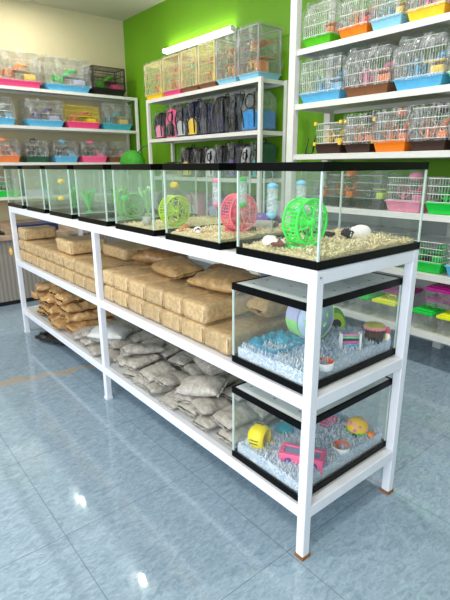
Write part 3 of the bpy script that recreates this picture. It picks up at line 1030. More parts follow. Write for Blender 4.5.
# ------------------------------------------------------------------ bedding bricks on the middle tier
def brick_mesh(w, dd, h, seed):
    q = MB()
    nx, ny, nz = 8, 14, 6
    def P(a, b_, c):
        x, y, z = a * w / 2, b_ * dd / 2, c * h / 2
        # rounded box
        rr = .013
        ix, iy, iz = max(-w / 2 + rr, min(w / 2 - rr, x)), max(-dd / 2 + rr, min(dd / 2 - rr, y)), max(-h / 2 + rr, min(h / 2 - rr, z))
        dv = Vector((x - ix, y - iy, z - iz))
        if dv.length > 1e-6:
            dv = dv.normalized() * rr
        v = Vector((ix, iy, iz)) + dv
        nn = noise.noise(v * 16 + Vector((seed * 7, 0, 0))) * .005 + noise.noise(v * 45 + Vector((seed, 3, 0))) * .002
        v += v.normalized() * (nn - .003)
        v.z += h / 2
        return v
    def grid(f, na, nb):
        vs = [f(i / na * 2 - 1, j / nb * 2 - 1) for j in range(nb + 1) for i in range(na + 1)]
        q.add(vs, [(j * (na + 1) + i, j * (na + 1) + i + 1, (j + 1) * (na + 1) + i + 1, (j + 1) * (na + 1) + i) for j in range(nb) for i in range(na)])
    grid(lambda a, b_: P(a, -1, b_), nx, nz)
    grid(lambda a, b_: P(-a, 1, b_), nx, nz)
    grid(lambda a, b_: P(1, a, b_), ny, nz)
    grid(lambda a, b_: P(-1, -a, b_), ny, nz)
    grid(lambda a, b_: P(a, b_, 1), nx, ny)
    grid(lambda a, b_: P(a, -b_, -1), nx, ny)
    return q
def brick(x0, x1, y0, dd, z, h, label, group, rz=0, seed=0):
    w_ = x1 - x0 - .003
    o = empty('bedding_brick', ((x0 + x1) / 2, y0 + dd / 2, z), label, 'bedding brick', group, rz)
    b_ = brick_mesh(w_, dd, h, seed).build('wrapped_block', 'kraft', o, True)
    wl = b_.modifiers.new('weld', 'WELD')
    wl.merge_threshold = .0004
    # pale heat-sealed film seam down the front right edge
    s_ = MB()
    s_.box(w_ / 2 - .0105, w_ / 2 - .0045, -dd / 2 + .0015, -dd / 2 + .006, .012, h - .012)
    s_.build('film_seam', 'kraft_seam', o, bevel=.0015)
    return o
sd = 0
ords = ['first', 'second', 'third', 'fourth', 'fifth', 'sixth', 'seventh', 'eighth', 'ninth', 'tenth']
lo = [-.372, -.515, -.660, -.800, -.944, -1.076, -1.215, -1.318]
for i in range(7):
    sd += 1
    brick(lo[i + 1], lo[i], .018, .40, ZM + .001, .074, 'kraft-brown wrapped bedding brick, %s from the glass tank in the lower row' % ords[i], 'bedding bricks, near bay lower row', seed=sd)
up = [-.505, -.648, -.780, -.925, -1.065, -1.215, -1.318]
for i in range(6):
    sd += 1
    brick(up[i + 1], up[i], .020, .38, ZM + .0755, .074, 'kraft-brown wrapped bedding brick, %s from the glass tank in the upper row' % ords[i], 'bedding bricks, near bay upper row', seed=sd)
lo2 = [-1.39, -1.53, -1.68, -1.82, -1.97, -2.11, -2.24, -2.38, -2.50, -2.635]
for i in range(9):
    sd += 1
    brick(lo2[i + 1], lo2[i], .018, .38, ZM + .001, .070, 'kraft-brown wrapped bedding brick, %s beyond the middle leg, lower row' % ords[i], 'bedding bricks, far bay lower row', seed=sd)
up2 = [-1.39, -1.675, -1.82, -1.98, -2.11, -2.24, -2.39, -2.51, -2.63]
for i in range(8):
    sd += 1
    brick(up2[i + 1], up2[i], .022, .36, ZM + .0715, .070, 'kraft-brown wrapped bedding brick, %s beyond the middle leg, second row' % ords[i], 'bedding bricks, far bay second row', seed=sd)
brick(-1.99, -1.76, .05, .22, ZM + .1425, .078, 'kraft-brown bedding brick lying on top, just beyond the middle leg', 'bedding bricks lying on top', seed=50)
brick(-2.655, -2.485, .03, .22, ZM + .1425, .078, 'kraft-brown bedding brick lying on top at the far end leg', 'bedding bricks lying on top', seed=51)
brick(-1.70, -1.42, .20, .24, ZM + .1425, .065, 'kraft-brown bedding brick on top, right behind the middle leg', 'bedding bricks lying on top', seed=52)
# small yellow pack at the far leg
t = empty('yellow_pack', (-2.70, -.012, ZM + .02), 'small clear pack with yellow contents hanging off the far rack leg', 'pack')
MB().sphere((0, 0, .03), (.032, .016, .035), 14, 9).build('film', 'hay_film', t, True)
MB().sphere((0, 0, .028), (.022, .010, .024), 12, 8).build('contents', 'yellow', t, True)

# ------------------------------------------------------------------ pillow bags
def pillow_mb(l, w_, h, seed, crease=.006):
    """soft bag with flat sealed ends along X; bottom roughly flat"""
    q = MB()
    nu, nv = 26, 20
    vs = []
    for i in range(nu + 1):
        s_ = i / nu * 2 - 1
        x = s_ * l / 2
        e_ = max(0.0, 1 - abs(s_) ** 3.2)
        prof = e_ ** .62
        for k in range(nv):
            a = 2 * PI * k / nv
            cy, cz_ = math.cos(a), math.sin(a)
            ry = w_ / 2 * (.86 + .14 * prof)
            rz_ = h / 2 * prof + .0022
            y = ry * math.copysign(abs(cy) ** .8, cy)
            z = rz_ * math.copysign(abs(cz_) ** .9, cz_)
            v = Vector((x, y, z))
            nn = noise.noise(Vector((x * 22, y * 22, z * 22 + seed * 5.3))) * crease + noise.noise(Vector((x * 60, y * 40, seed * 2.3 + z * 50))) * crease * .5
            nn += crease * .8 * math.sin(y * 130 + seed) * abs(s_) ** 3
            v += Vector((0, y / max(w_, .01), (1.0 if z > 0 else .5) * math.copysign(1, z))) * nn
            if z < 0:
                v.z *= .7
            vs.append(v)
    mn = min(v.z for v in vs)
    vs = [(v.x, v.y, v.z - mn) for v in vs]
    fs = []
    for i in range(nu):
        for k in range(nv):
            l_ = (k + 1) % nv
            fs.append((i * nv + k, (i + 1) * nv + k, (i + 1) * nv + l_, i * nv + l_))
    fs.append(tuple(range(nv)))
    fs.append(tuple(nu * nv + k for k in range(nv))[::-1])
    q.add(vs, fs)
    return q
def bag(name, loc, l, w_, h, rz, mat, label, cat, group, seed, tilt=(0, 0), seam=None, crease=.006):
    o = empty(name, loc, label, cat, group)
    o.rotation_euler = (tilt[0], tilt[1], rz)
    pillow_mb(l, w_, h, seed, crease).build('sack', mat, o, True)
    for s_ in (-1, 1):
        q = MB()
        x = s_ * (l / 2)
        n = 8
        vs = []
        for k in range(n + 1):
            y = (k / n - .5) * w_ * .9
            z = h * .30 + .003 * math.sin(k * 2.1 + seed)
            for (dx, dz) in ((0, -.0012), (s_ * .009, -.0012 + .001 * math.sin(k * 1.7)), (s_ * .009, .0012 + .001 * math.sin(k * 1.7)), (0, .0012)):
                vs.append((x + dx - s_ * .002, y, z + dz))
        fs = []
        for k in range(n):
            for c_ in range(4):
                d_ = (c_ + 1) % 4
                fs.append((k * 4 + c_, k * 4 + d_, (k + 1) * 4 + d_, (k + 1) * 4 + c_))
        fs += [(0, 1, 2, 3), tuple(n * 4 + c_ for c_ in (3, 2, 1, 0))]
        q.add(vs, fs)
        q.build('sealed_end', seam or mat, o)
    return o
# hay bags over the bricks
zt = ZM + .151
bag('hay_bag', (-.985, .235, zt), .26, .17, .07, R(-8), 'hay', 'clear bag of brown hay pellets, plump, in the middle above the bricks', 'hay bag', 'hay bags above the bricks', 3, (R(6), 0), crease=.009)
bag('hay_bag', (-.66, .235, zt), .25, .18, .07, R(12), 'hay', 'clear bag of brown hay pellets nearest the glass tank', 'hay bag', 'hay bags above the bricks', 4, (R(5), 0), crease=.009)
bag('hay_bag', (-1.24, .30, zt), .24, .17, .08, R(30), 'hay_dark', 'darker bag of hay lying behind the middle leg', 'hay bag', 'hay bags above the bricks', 5, crease=.010)
bag('hay_bag', (-.83, .40, ZM + .09), .22, .13, .12, R(0), 'hay_dark', 'darker bag of hay wedged behind between the two plump ones', 'hay bag', 'hay bags above the bricks', 6, crease=.010)
bag('hay_bag', (-.43, .30, ZM + .078), .20, .12, .11, R(85), 'hay', 'clear bag of hay squeezed beside the glass tank', 'hay bag', 'hay bags above the bricks', 8, crease=.009)

# brown paper bags at the far end of the bottom tier
zb = ZB + .0
k = 0
spots = []
for lay, (n_, x0_, x1_) in enumerate(((5, -2.40, -1.92), (5, -2.42, -1.93), (4, -2.40, -1.97), (3, -2.36, -2.02))):
    for i in range(n_):
        x = x0_ + (x1_ - x0_) * i / max(1, n_ - 1)
        spots.append((x, .19 + .03 * math.sin(lay * 2 + i * 1.7), zb + lay * .056, lay))
layname = ['bottom', 'second', 'third', 'top']
for (x, y, z, lay) in spots:
    k += 1
    i = sum(1 for s_ in spots[:k] if s_[3] == lay)
    bag('brown_bag', (x, y, z + .002), .30, .122, .062, R(90) + random.uniform(-.25, .25), 'brown_bag',
        'crumpled glossy brown bag in the %s layer of the pile, %s from its far end' % (layname[lay], ords[i - 1]), 'brown bag', 'crumpled brown bags on the bottom tier', k + 10, crease=.017)
# grey sand bags filling the rest of the bottom tier
names = ['front', 'middle', 'back']
rows = []
rs = random.Random(11)
k = 0
for lay in range(2):
    for ri, y in enumerate((.102, .245, .378)):
        n_ = 12 if lay == 0 else 10
        xs0, xs1 = (-1.78, -.42) if lay == 0 else (-1.70, -.45)
        for i in range(n_):
            k += 1
            x = xs1 - (xs1 - xs0) * (i + .0) / (n_ - 1) + rs.uniform(-.015, .015)
            rz = R(90) + rs.uniform(-.35, .35)
            yy = y + rs.uniform(-.012, .012) + (.02 if lay else 0)
            if ri != 1 and abs(x - (XM + .015)) < .09:
                yy += .03 if ri == 0 else -.03
            l_ = .148 + rs.uniform(-.008, .008)
            z = zb + .004 + lay * .042 + (.0 if ri == 0 else .008 * ri)
            bag('sand_bag', (x, yy, z), l_, .112, .044, rz, 'sand_bag',
                'grey sand bag in the %s %s row, %s from the glass tank' % (('lower', 'upper')[lay], names[ri], ords[i] if i < 10 else ('eleventh', 'twelfth')[i - 10]),
                'sand bag', 'grey sand bags on the bottom tier', 60 + k, (rs.uniform(-.12, .12), rs.uniform(-.12, .12)), 'sand_bag_seam', crease=.007)
# two loose ones thrown on top of the pile
bag('sand_bag', (-.665, .125, zb + .088), .19, .115, .058, R(25), 'sand_bag', 'plump grey sand bag tilted on top, nearest the front rail', 'sand bag', 'grey sand bags on the bottom tier', 201, (R(14), R(-8)), 'sand_bag_seam')
bag('sand_bag', (-.80, .29, zb + .094), .21, .13, .055, R(-15), 'sand_bag', 'dark grey sand bag on top towards the back, behind the tilted one', 'sand bag', 'grey sand bags on the bottom tier', 202, (R(8), 0), 'sand_bag_seam')
bag('sand_bag', (-1.17, .14, zb + .088), .19, .12, .05, R(70), 'sand_bag', 'grey sand bag on top, just right of the middle leg', 'sand bag', 'grey sand bags on the bottom tier', 203, (R(-10), R(5)), 'sand_bag_seam')
bag('sand_bag', (-1.50, .12, zb + .088), .20, .13, .05, R(40), 'panel_white', 'pale sand bag on top, just left of the middle leg', 'sand bag', 'grey sand bags on the bottom tier', 204, (R(6), 0), 'sand_bag_seam')
# black bag on the floor under the rack
bag('black_bag', (-2.28, .12, .002), .34, .16, .075, R(20), 'black_plastic', 'crumpled black plastic bag on the floor under the far bay', 'bag', None, 301, crease=.014)

# ------------------------------------------------------------------ counter on the left
ct = empty('counter', (-4.03, -.24, 0), 'low grey wood-grain counter with brown top behind the far end of the rack', 'counter')
MB().box(-.56, .60, -1.9, 1.9, .04, .565).build('cabinet_body', 'wood_panel', ct, bevel=.003)
MB().box(-.56, .57, -1.88, 1.88, 0, .04).build('plinth', 'black_plastic', ct)
MB().box(-.58, .64, -1.92, 1.94, .565, .60).build('worktop', 'wood_top', ct, bevel=.004)
t = empty('document_box', (-3.62, .46, .601), 'flat dark navy box on the low counter behind the far leg', 'box', None, R(6))
MB().box(-.10, .10, -.17, .17, 0, .05).build('box_body', 'navy', t, bevel=.003)
MB().box(-.103, .103, -.173, .173, .05, .068).build('box_lid', 'navy', t, bevel=.003)
t = empty('card_reader', (-3.56, .135, .601), 'black upright device on the counter at the left edge', 'device', None, R(-10))
MB().box(-.05, .05, -.04, .04, 0, .02).build('device_base', 'black_plastic', t, bevel=.004)
MB().box(-.045, .045, -.012, .012, .02, .17).build('screen_housing', 'black_plastic', t, bevel=.004)
MB().box(.0452, .046, -.008, .008, .04, .15).build('screen', 'lens', t)
t = empty('green_pouch', (-3.93, 1.66, 1.10), 'plump green cloth pouch hanging at the left end of the carrier shelves', 'pouch')
MB().sphere((-.02, 0, .09), (.17, .12, .13), 22, 14).build('pouch_body', 'pouch_green', t, True)
MB().tube([(.06, 0, .17), (.14, .05, .25), (.202, .085, .27)], .006, 8).build('strap', 'darkgreen', t, True)

# ------------------------------------------------------------------ shelf units
def unit(label, x0, x1, y0, y1, zs, posts, pw, th, mat='shelf_white', axis='X', ztop=None, wide=None, z0=0):
    t = empty('shelf_unit', (0, 0, 0), label, 'shelf unit')
    for (px, py) in posts:
        MB().box(px, px + pw[0], py, py + pw[1], z0, ztop).build('post', mat, t, bevel=.003)
    for z in zs:
        q = MB()
        q.box(x0, x1, y0, y1, z - .008, z)
        q.box(x0, x1, y0, y0 + .012, z - th, z - .008).box(x0, x1, y1 - .012, y1, z - th, z - .008)
        q.box(x0, x0 + .012, y0 + .012, y1 - .012, z - th, z - .008).box(x1 - .012, x1, y0 + .012, y1 - .012, z - th, z - .008)
        q.build('shelf', mat, t, bevel=.0015)
    return t
# right unit along the lime wall
ZR = [1.875, 1.545, 1.226, .892, .562, .221]
rx0, rx1 = -1.62, .85
ur = unit('large white shelf unit of small-animal cages against the green wall, right', rx0 + .05, rx1, 1.60, 2.02, ZR,
     [(rx0, 1.585), (rx0, 1.97), (-.62, 1.97), (.85, 1.585), (.85, 1.97)], (.055, .05), .035, ztop=2.45)
for z in ZR:       # brace under each shelf
    MB().box(-.60, -.56, 1.612, 2.008, z - .034, z - .009).build('brace', 'shelf_white', ur)
# middle unit
ZMd = [1.795, 1.418, 1.050, .68, .30]
mx0, mx1 = -3.70, -2.07
unit('narrow white shelf unit of pet carriers and tall cages on the green wall', mx0, mx1, 1.735, 2.035, ZMd,
     [(mx1, 1.73), (mx1, 2.01), (mx0 - .03, 1.73), (mx0 - .03, 2.01)], (.032, .03), .032, ztop=1.797)
# left unit
ZL = [1.913, 1.553, 1.197, .857]
ly0, ly1 = -.6, 2.00
unit('long white shelf unit of wrapped cages on the cream left wall', -4.70, -4.42, ly0, ly1, ZL,
     [(-4.45, ly1), (-4.70, ly1), (-4.45, ly0 - .03), (-4.70, ly0 - .03)], (.03, .03), .03, ztop=1.913, z0=.601)

# ------------------------------------------------------------------ cages
def make_cage(x0, x1, front, z, dep, h, tray, label, group, side='R', wire='wire_white', style='box', inner=('yellow', 'sky'), handle=None, wrapk=True, trayh=.07, wheelc=None):
    """side R: shelf runs along X with its front at y=front. side L: runs along Y, front at x=front facing +X"""
    w_ = x1 - x0 - .012
    cx = (x0 + x1) / 2
    if side == 'R':
        t = empty('small_animal_cage', (cx, front + dep / 2, z + .001), label, 'cage', group)
    else:
        t = empty('small_animal_cage', (front - dep / 2, cx, z + .001), label, 'cage', group, R(90))
    # local frame: width along X, front at -Y
    a, b_ = w_ / 2, dep / 2
    q = MB()
    k = .86
    q.taper((-a * k, a * k, -b_ * k, b_ * k), (-a, a, -b_, b_), 0, trayh)
    q.box(-a - .004, a + .004, -b_ - .004, b_ + .004, trayh - .008, trayh)
    q.build('tray', tray, t, bevel=.004)
    tp = {'box': 1.0, 'dome': .82, 'tall': 1.0, 'house': .55}[style]
    ai, bi = a - .006, b_ - .006
    z0, z1 = trayh, h
    q = MB()
    wr = .0022 if wire == 'wire_dark' else .0014
    nx_, ny_ = max(6, int(w_ / .016)), max(5, int(dep / .020))
    def side_pt(sx_, sy_, f):
        # f 0..1 height; returns half extents
        if style == 'dome':
            kx = 1 - (1 - tp) * max(0, (f - .55) / .45) ** 1.5
            return kx
        if style == 'house':
            return 1 - (1 - tp) * max(0, (f - .6) / .4)
        return 1
    fl = (0, .55, .8, 1) if style in ('dome', 'house') else (0, 1)
    for i in range(nx_ + 1):
        s_ = i / nx_ * 2 - 1
        for sy in (-1, 1):
            q.tube([(s_ * ai * side_pt(0, 0, f), sy * bi * side_pt(0, 0, f), z0 + (z1 - z0) * f) for f in fl], wr, 3, cap=False)
        q.tube([(s_ * ai * side_pt(0, 0, 1), -bi * side_pt(0, 0, 1), z1), (s_ * ai * side_pt(0, 0, 1), bi * side_pt(0, 0, 1), z1)], wr, 3, cap=False)
    for i in range(ny_ + 1):
        s_ = i / ny_ * 2 - 1
        for sx_ in (-1, 1):
            q.tube([(sx_ * ai * side_pt(0, 0, f), s_ * bi * side_pt(0, 0, f), z0 + (z1 - z0) * f) for f in fl], wr, 3, cap=False)
    hl = (.02, .35, .68, 1.0) if style != 'tall' else (.02, .25, .5, .75, 1.0)
    for f in hl:
        kx = side_pt(0, 0, f)
        zz = z0 + (z1 - z0) * f
        q.tube([(-ai * kx, -bi * kx, zz), (ai * kx, -bi * kx, zz), (ai * kx, bi * kx, zz), (-ai * kx, bi * kx, zz)], wr * 1.6, 4, True)
    q.build('wire_top', wire, t)
    # corner posts for framed styles
    if style in ('tall',) or wire == 'wire_dark':
        q = MB()
        for sx_ in (-1, 1):
            for sy in (-1, 1):
                q.box(sx_ * ai - .005, sx_ * ai + .005, sy * bi - .005, sy * bi + .005, z0, z1)
        q.box(-ai, ai, -bi - .005, -bi + .005, z1 - .005, z1 + .005).box(-ai, ai, bi - .005, bi + .005, z1 - .005, z1 + .005)
        q.box(-ai - .005, -ai + .005, -bi, bi, z1 - .005, z1 + .005).box(ai - .005, ai + .005, -bi, bi, z1 - .005, z1 + .005)
        q.build('frame', wire, t)
    # inside: platforms, house, wheel
    fr = (.35, .7) if style == 'tall' else (.38,)
    for j, f in enumerate(fr):
        zz = z0 + (z1 - z0) * f
        q = MB().box(-ai * (.85 if style == 'tall' else .1), ai * .85, -bi * .5, bi * .8, zz, zz + .006)
        q.build('platform', inner[0], t, bevel=.002)
        MB().box(-ai * .5, -ai * .38, -bi * .4, bi * .3, zz - .05, zz).build('ladder', inner[1], t)
    rw = min(.045, (h - trayh) * .3)
    q = MB()
    q.ring((-ai * .45, -bi * .35, trayh + rw + .012), rw, .004, 'Y', 20, 5)
    for s_ in range(6):
        an = s_ * PI / 3
        q.tube([(-ai * .45, -bi * .35, trayh + rw + .012), (-ai * .45 + rw * math.cos(an), -bi * .35, trayh + rw + .012 + rw * math.sin(an))], .002, 4)
    q.build('wheel', wheelc or inner[1], t, True)
    MB().box(ai * .30, ai * .85, -bi * .7, bi * .1, trayh * .4, trayh + (h - trayh) * .26).build('nest_box', inner[0], t, bevel=.006)
    if style != 'tall':
        MB().tube([(-ai * .1, bi * .3, trayh * .6), (-ai * .05, bi * .25, trayh + (h - trayh) * .35), (ai * .25, bi * .1, trayh + (h - trayh) * .62), (ai * .6, bi * .1, trayh + (h - trayh) * .66)], (h - trayh) * .085, 10).build('tunnel', inner[1], t, True)
    if handle:
        q = MB()
        n = 10
        kx = side_pt(0, 0, 1)
        vs_ = []
        MB().sphere((0, 0, z1 + .004), (w_ * .17, dep * .22, .028), 16, 8).build('top_hatch', handle, t, True)
    if wrapk:
        q = MB()
        NX, NZ, NY = 10, 8, 6
        e_ = .010
        sd_ = random.random() * 50
        def W(x, y, zf_):
            kx = side_pt(0, 0, max(0, zf_ - .04)) if style in ('dome', 'house') else 1
            v = Vector((x * (a + e_ - .003) * (kx if kx > .7 else kx + .08), y * (b_ + e_ - .003) * kx, trayh * .8 + zf_ * (z1 + .018 - trayh * .8)))
            nn = noise.noise(v * 18 + Vector((sd_, 0, 0))) * .007
            v.x += nn * abs(x) ** 2
            v.y += nn * abs(y) ** 2 * (1 if y < 0 else 1)
            v.z += nn if zf_ > .9 else 0
            if y > .99 :
                v.y = min(v.y, b_ + e_)
            return v
        def grid(f, na, nb):
            vs = [f(i / na * 2 - 1, j / nb) for j in range(nb + 1) for i in range(na + 1)]
            q.add(vs, [(j * (na + 1) + i, j * (na + 1) + i + 1, (j + 1) * (na + 1) + i + 1, (j + 1) * (na + 1) + i) for j in range(nb) for i in range(na)])
        grid(lambda p_, s_: W(p_, -1, s_), NX, NZ)
        grid(lambda p_, s_: W(1, p_, s_), NY, NZ)
        grid(lambda p_, s_: W(-1, -p_, s_), NY, NZ)
        grid(lambda p_, s_: W(p_, s_ * 2 - 1, 1), NX, NY)
        q.build('plastic_wrap', 'wrap', t, True)
    return t
G1, G2, G3 = 'cages on the right unit', 'cages on the left wall unit', 'tall cages on the middle unit'
T1 = 'top shelf of the right unit'
sh = 'right unit'
RC = [
 # x0, x1, shelf z, dep, h, tray, label, wire, style, inner, handle
 (-1.545, -1.312, 0, .32, .245, 'green', 'wrapped wire cage with grass-green tray, leftmost on the top right shelf', 'wire_white', 'dome', ('orange', 'green'), None),
 (-1.262, -1.050, 0, .30, .25, 'orange', 'wrapped wire cage with orange tray on the top right shelf', 'wire_white', 'dome', ('red', 'orange'), None),
 (-1.040, -.835, 0, .30, .25, 'lightblue', 'wrapped wire cage with pale blue tray on the top right shelf', 'wire_white', 'dome', ('yellow', 'lightblue'), None),
 (-.818, -.597, 0, .30, .25, 'yellow', 'wrapped wire cage with yellow tray on the top right shelf', 'wire_white', 'dome', ('orange', 'palepink'), None),
 (-.585, -.36, 0, .30, .25, 'palepink', 'wrapped wire cage at the right end of the top right shelf', 'wire_white', 'dome', ('orange', 'palepink'), None),
 (-1.555, -1.212, 1, .30, .245, 'sky', 'wide wrapped cage with blue tray, left end of second right shelf', 'wire_white', 'box', ('sky', 'sky'), None),
 (-1.195, -.880, 1, .30, .255, 'brown', 'wide wrapped cage with brown tray on the second right shelf', 'wire_white', 'dome', ('salmon', 'palepink'), None),
 (-.862, -.567, 1, .30, .255, 'sky', 'wide wrapped cage with blue tray and yellow box, beside the brown one', 'wire_white', 'dome', ('yellow', 'sky'), None),
 (-.555, -.25, 1, .30, .255, 'mint', 'wide wrapped cage with mint tray at the right end of second shelf', 'wire_white', 'dome', ('mint', 'mint'), None),
 (-1.405, -1.184, 2, .22, .185, 'darkbrown', 'small unwrapped wire cage with yellow clips and dark tray', 'wire_white', 'box', ('yellow', 'yellow'), None),
 (-1.170, -.970, 2, .26, .205, 'darkbrown', 'wrapped cage with dark brown tray beside the one with yellow clips', 'wire_white', 'box', ('salmon', 'orange'), 'darkbrown'),
 (-.962, -.742, 2, .26, .215, 'orange', 'wrapped cage with orange tray and orange round hatch, third right shelf', 'wire_white', 'box', ('salmon', 'orange'), 'orange'),
 (-.732, -.512, 2, .26, .22, 'darkbrown', 'wrapped cage with dark tray right of the orange-hatch cage', 'wire_white', 'box', ('orange', 'orange'), 'darkbrown'),
 (-.502, -.29, 2, .26, .22, 'grey', 'wrapped cage at the right end of the third right shelf', 'wire_white', 'box', ('orange', 'orange'), 'grey'),
 (-1.50, -1.30, 3, .28, .21, 'grey', 'wire cage with grey tray, left end of the fourth right shelf', 'wire_grey', 'box', ('orange', 'grey'), None),
 (-1.285, -1.085, 3, .28, .20, 'black', 'wire cage with black tray and orange house, fourth right shelf', 'wire_grey', 'box', ('orange', 'orange'), 'orange'),
 (-1.07, -.862, 3, .28, .20, 'black', 'wire cage with black tray and lime platform, fourth right shelf', 'wire_grey', 'box', ('wheelyellow', 'grey'), None),
 (-.848, -.615, 3, .28, .19, 'palepink', 'wire cage with pink tray and pink hatch behind the near tank', 'wire_white', 'box', ('palepink', 'palepink'), 'palepink'),
 (-.600, -.335, 3, .28, .19, 'leaf', 'wire cage with bright green tray and green hatch right of the tanks', 'wire_white', 'box', ('leaf', 'leaf'), 'leaf'),
 (-1.45, -1.22, 4, .28, .20, 'sky', 'wire cage with blue tray, left end of the fifth right shelf', 'wire_grey', 'box', ('leaf', 'sky'), None),
 (-1.20, -.98, 4, .28, .20, 'palepink', 'wire cage with pink tray on the fifth right shelf', 'wire_grey', 'box', ('leaf', 'sky'), None),
 (-.95, -.72, 4, .28, .20, 'mint', 'wire cage with mint tray on the fifth right shelf', 'wire_grey', 'box', ('leaf', 'mint'), None),
 (-.700, -.455, 4, .28, .175, 'leaf', 'wire cage with bright green tray on the fifth shelf, right of the rack', 'wire_white', 'box', ('leaf', 'leaf'), None),
 (-.445, -.215, 4, .28, .175, 'sky', 'wire cage with blue tray at the right edge, fifth shelf', 'wire_white', 'box', ('sky', 'sky'), None),
]
for (a, b_, si, dp, hh, tr, lb, wi, sty, inn, hd) in RC:
    hd2 = hd
    c = make_cage(a, b_, 1.618, ZR[si], dp, hh, tr, lb, G1, 'R', wi, sty, inn, hd2, wrapk=(si < 3 and 'unwrapped' not in lb), trayh=.062 if si else .06)
    if 'yellow clips' in lb:
        for sx_ in (-1, 1):
            for zz in (.05, .175):
                MB().box(sx_ * .1 - .009, sx_ * .1 + .009, -.118, -.104, zz, zz + .022).build('clip', 'yellow', c, bevel=.002)

# clear boxes with coloured lids, lowest right shelf
def lid_box(x0, x1, y0, dep, z, h, lidm, label):
    t = empty('storage_box', ((x0 + x1) / 2, y0 + dep / 2, z + .001), label, 'plastic box', 'clear lidded boxes on the lowest right shelf')
    a, b_ = (x1 - x0) / 2 - .006, dep / 2
    q = MB()
    q.taper((-a * .86, a * .86, -b_ * .86, b_ * .86), (-a * .97, a * .97, -b_ * .97, b_ * .97), 0, h - .018)
    q.build('box_body', 'clear_plastic', t, bevel=.008)
    MB().box(-a, a, -b_, b_, h - .018, h).box(-a * .8, a * .8, -b_ * .75, b_ * .75, h, h + .007).build('lid', lidm, t, bevel=.004)
    q = MB()
    q.tube([(-a * .3, 0, h + .007), (-a * .3, 0, h + .022), (a * .3, 0, h + .022), (a * .3, 0, h + .007)], .004, 6)
    q.build('handle', lidm, t)
    return t
Z6 = ZR[5]
for (x0, x1, y0, dep, z, h, l_, lb) in (
    (-.610, -.465, 1.612, .20, Z6, .115, 'leaf', 'clear plastic box with bright green lid at the front, right of the rack leg'),
    (-.455, -.28, 1.612, .20, Z6, .115, 'lemon', 'clear plastic box with lemon-yellow lid at the right edge'),
    (-.555, -.36, 1.64, .17, Z6 + .1415, .115, 'magenta', 'clear plastic box with magenta lid, stacked on the green and yellow lidded boxes'),
    (-.645, -.42, 1.835, .125, Z6, .14, 'magenta', 'clear plastic box with magenta lid on the shelf behind the green-lidded one'),
    (-.875, -.70, 1.612, .20, Z6, .12, 'lemon', 'clear plastic box with yellow lid seen behind the middle-tier tank'),
    (-1.06, -.89, 1.612, .20, Z6, .12, 'leaf', 'clear plastic box with green lid seen behind the middle-tier tank'),
    (-.965, -.74, 1.825, .19, Z6, .14, 'magenta', 'clear plastic box with magenta lid behind the yellow and green lids'),
    (-1.28, -1.09, 1.612, .20, Z6, .12, 'sky', 'clear plastic box with blue lid left of the green-lidded one'),
    (-1.48, -1.30, 1.612, .20, Z6, .12, 'leaf', 'clear plastic box with green lid at the left end of lowest shelf')):
    lid_box(x0, x1, y0, dep, z, h, l_, lb)

# left wall unit cages (x0,x1 are Y ranges)
LC = [
 (.50, .950, 0, .24, .315, 'pink', 'wrapped wide cage with pink tray and yellow platform on the top left shelf', 'wire_grey', 'box', ('yellow', 'orange'), None, 1),
 (.985, 1.478, 0, .24, .31, 'sky', 'wrapped wide cage with blue tray on the top left shelf', 'wire_grey', 'box', ('lilac', 'leaf'), None, 1),
 (1.50, 1.90, 0, .24, .285, 'black', 'black-framed cage beside the green wall on the top left shelf', 'wire_dark', 'box', ('pink', 'green'), None, 0),
 (.40, .650, 1, .22, .245, 'sky', 'small wrapped cage with blue tray at the left image edge, second shelf', 'wire_grey', 'dome', ('sky', 'white'), 'black', 1),
 (.750, 1.150, 1, .22, .245, 'sky', 'wide wrapped cage with blue tray on the second left shelf', 'wire_grey', 'box', ('lilac', 'purple'), None, 1),
 (1.165, 1.560, 1, .22, .225, 'pink', 'cage with pink tray and yellow wires on the second left shelf', 'wire_yellow', 'box', ('yellow', 'pink'), None, 0),
 (1.585, 1.955, 1, .22, .27, 'teal', 'wrapped cage with teal tray at the right end of second left shelf', 'wire_grey', 'box', ('yellow', 'teal'), None, 1),
 (.410, .655, 2, .22, .21, 'salmon', 'wrapped cage with orange tray and round orange hatch, third left shelf', 'wire_grey', 'dome', ('salmon', 'salmon'), 'orange', 1),
 (.712, .942, 2, .22, .21, 'darkgreen', 'wrapped cage with dark green tray, third left shelf', 'wire_grey', 'dome', ('darkgreen', 'black'), 'black', 1),
 (1.000, 1.270, 2, .22, .21, 'sky', 'wrapped cage with blue tray and blue hatch, third left shelf', 'wire_grey', 'dome', ('sky', 'navy'), 'sky', 1),
 (1.305, 1.615, 2, .22, .21, 'hotpink', 'wrapped cage with hot pink tray and pink hatch, third left shelf', 'wire_grey', 'dome', ('hotpink', 'black'), 'hotpink', 1),
 (1.635, 1.87, 2, .22, .21, 'brown', 'wrapped cage with brown tray at the right end of the third left shelf', 'wire_grey', 'box', ('palepink', 'brown'), None, 1),
 (.32, .62, 3, .22, .19, 'leaf', 'wire cage with green tray on the lowest left shelf, left end', 'wire_grey', 'box', ('leaf', 'leaf'), None, 1),
 (.66, .96, 3, .22, .19, 'lilac', 'wire cage with lilac tray on the lowest left shelf', 'wire_grey', 'box', ('leaf', 'yellow'), None, 1),
 (1.00, 1.30, 3, .22, .19, 'darkgreen', 'wire cage with dark green tray on the lowest left shelf', 'wire_grey', 'box', ('leaf', 'green'), None, 1),
 (1.34, 1.66, 3, .22, .19, 'grey', 'wire cage with grey tray on the lowest left shelf, right end', 'wire_grey', 'box', ('yellow', 'grey'), None, 1),
]
for (a, b_, si, dp, hh, tr, lb, wi, sty, inn, hd, wk) in LC:
    make_cage(a, b_, -4.437, ZL[si], dp, hh, tr, lb, G2, 'L', wi, sty, inn, hd, wrapk=bool(wk), trayh=.065)
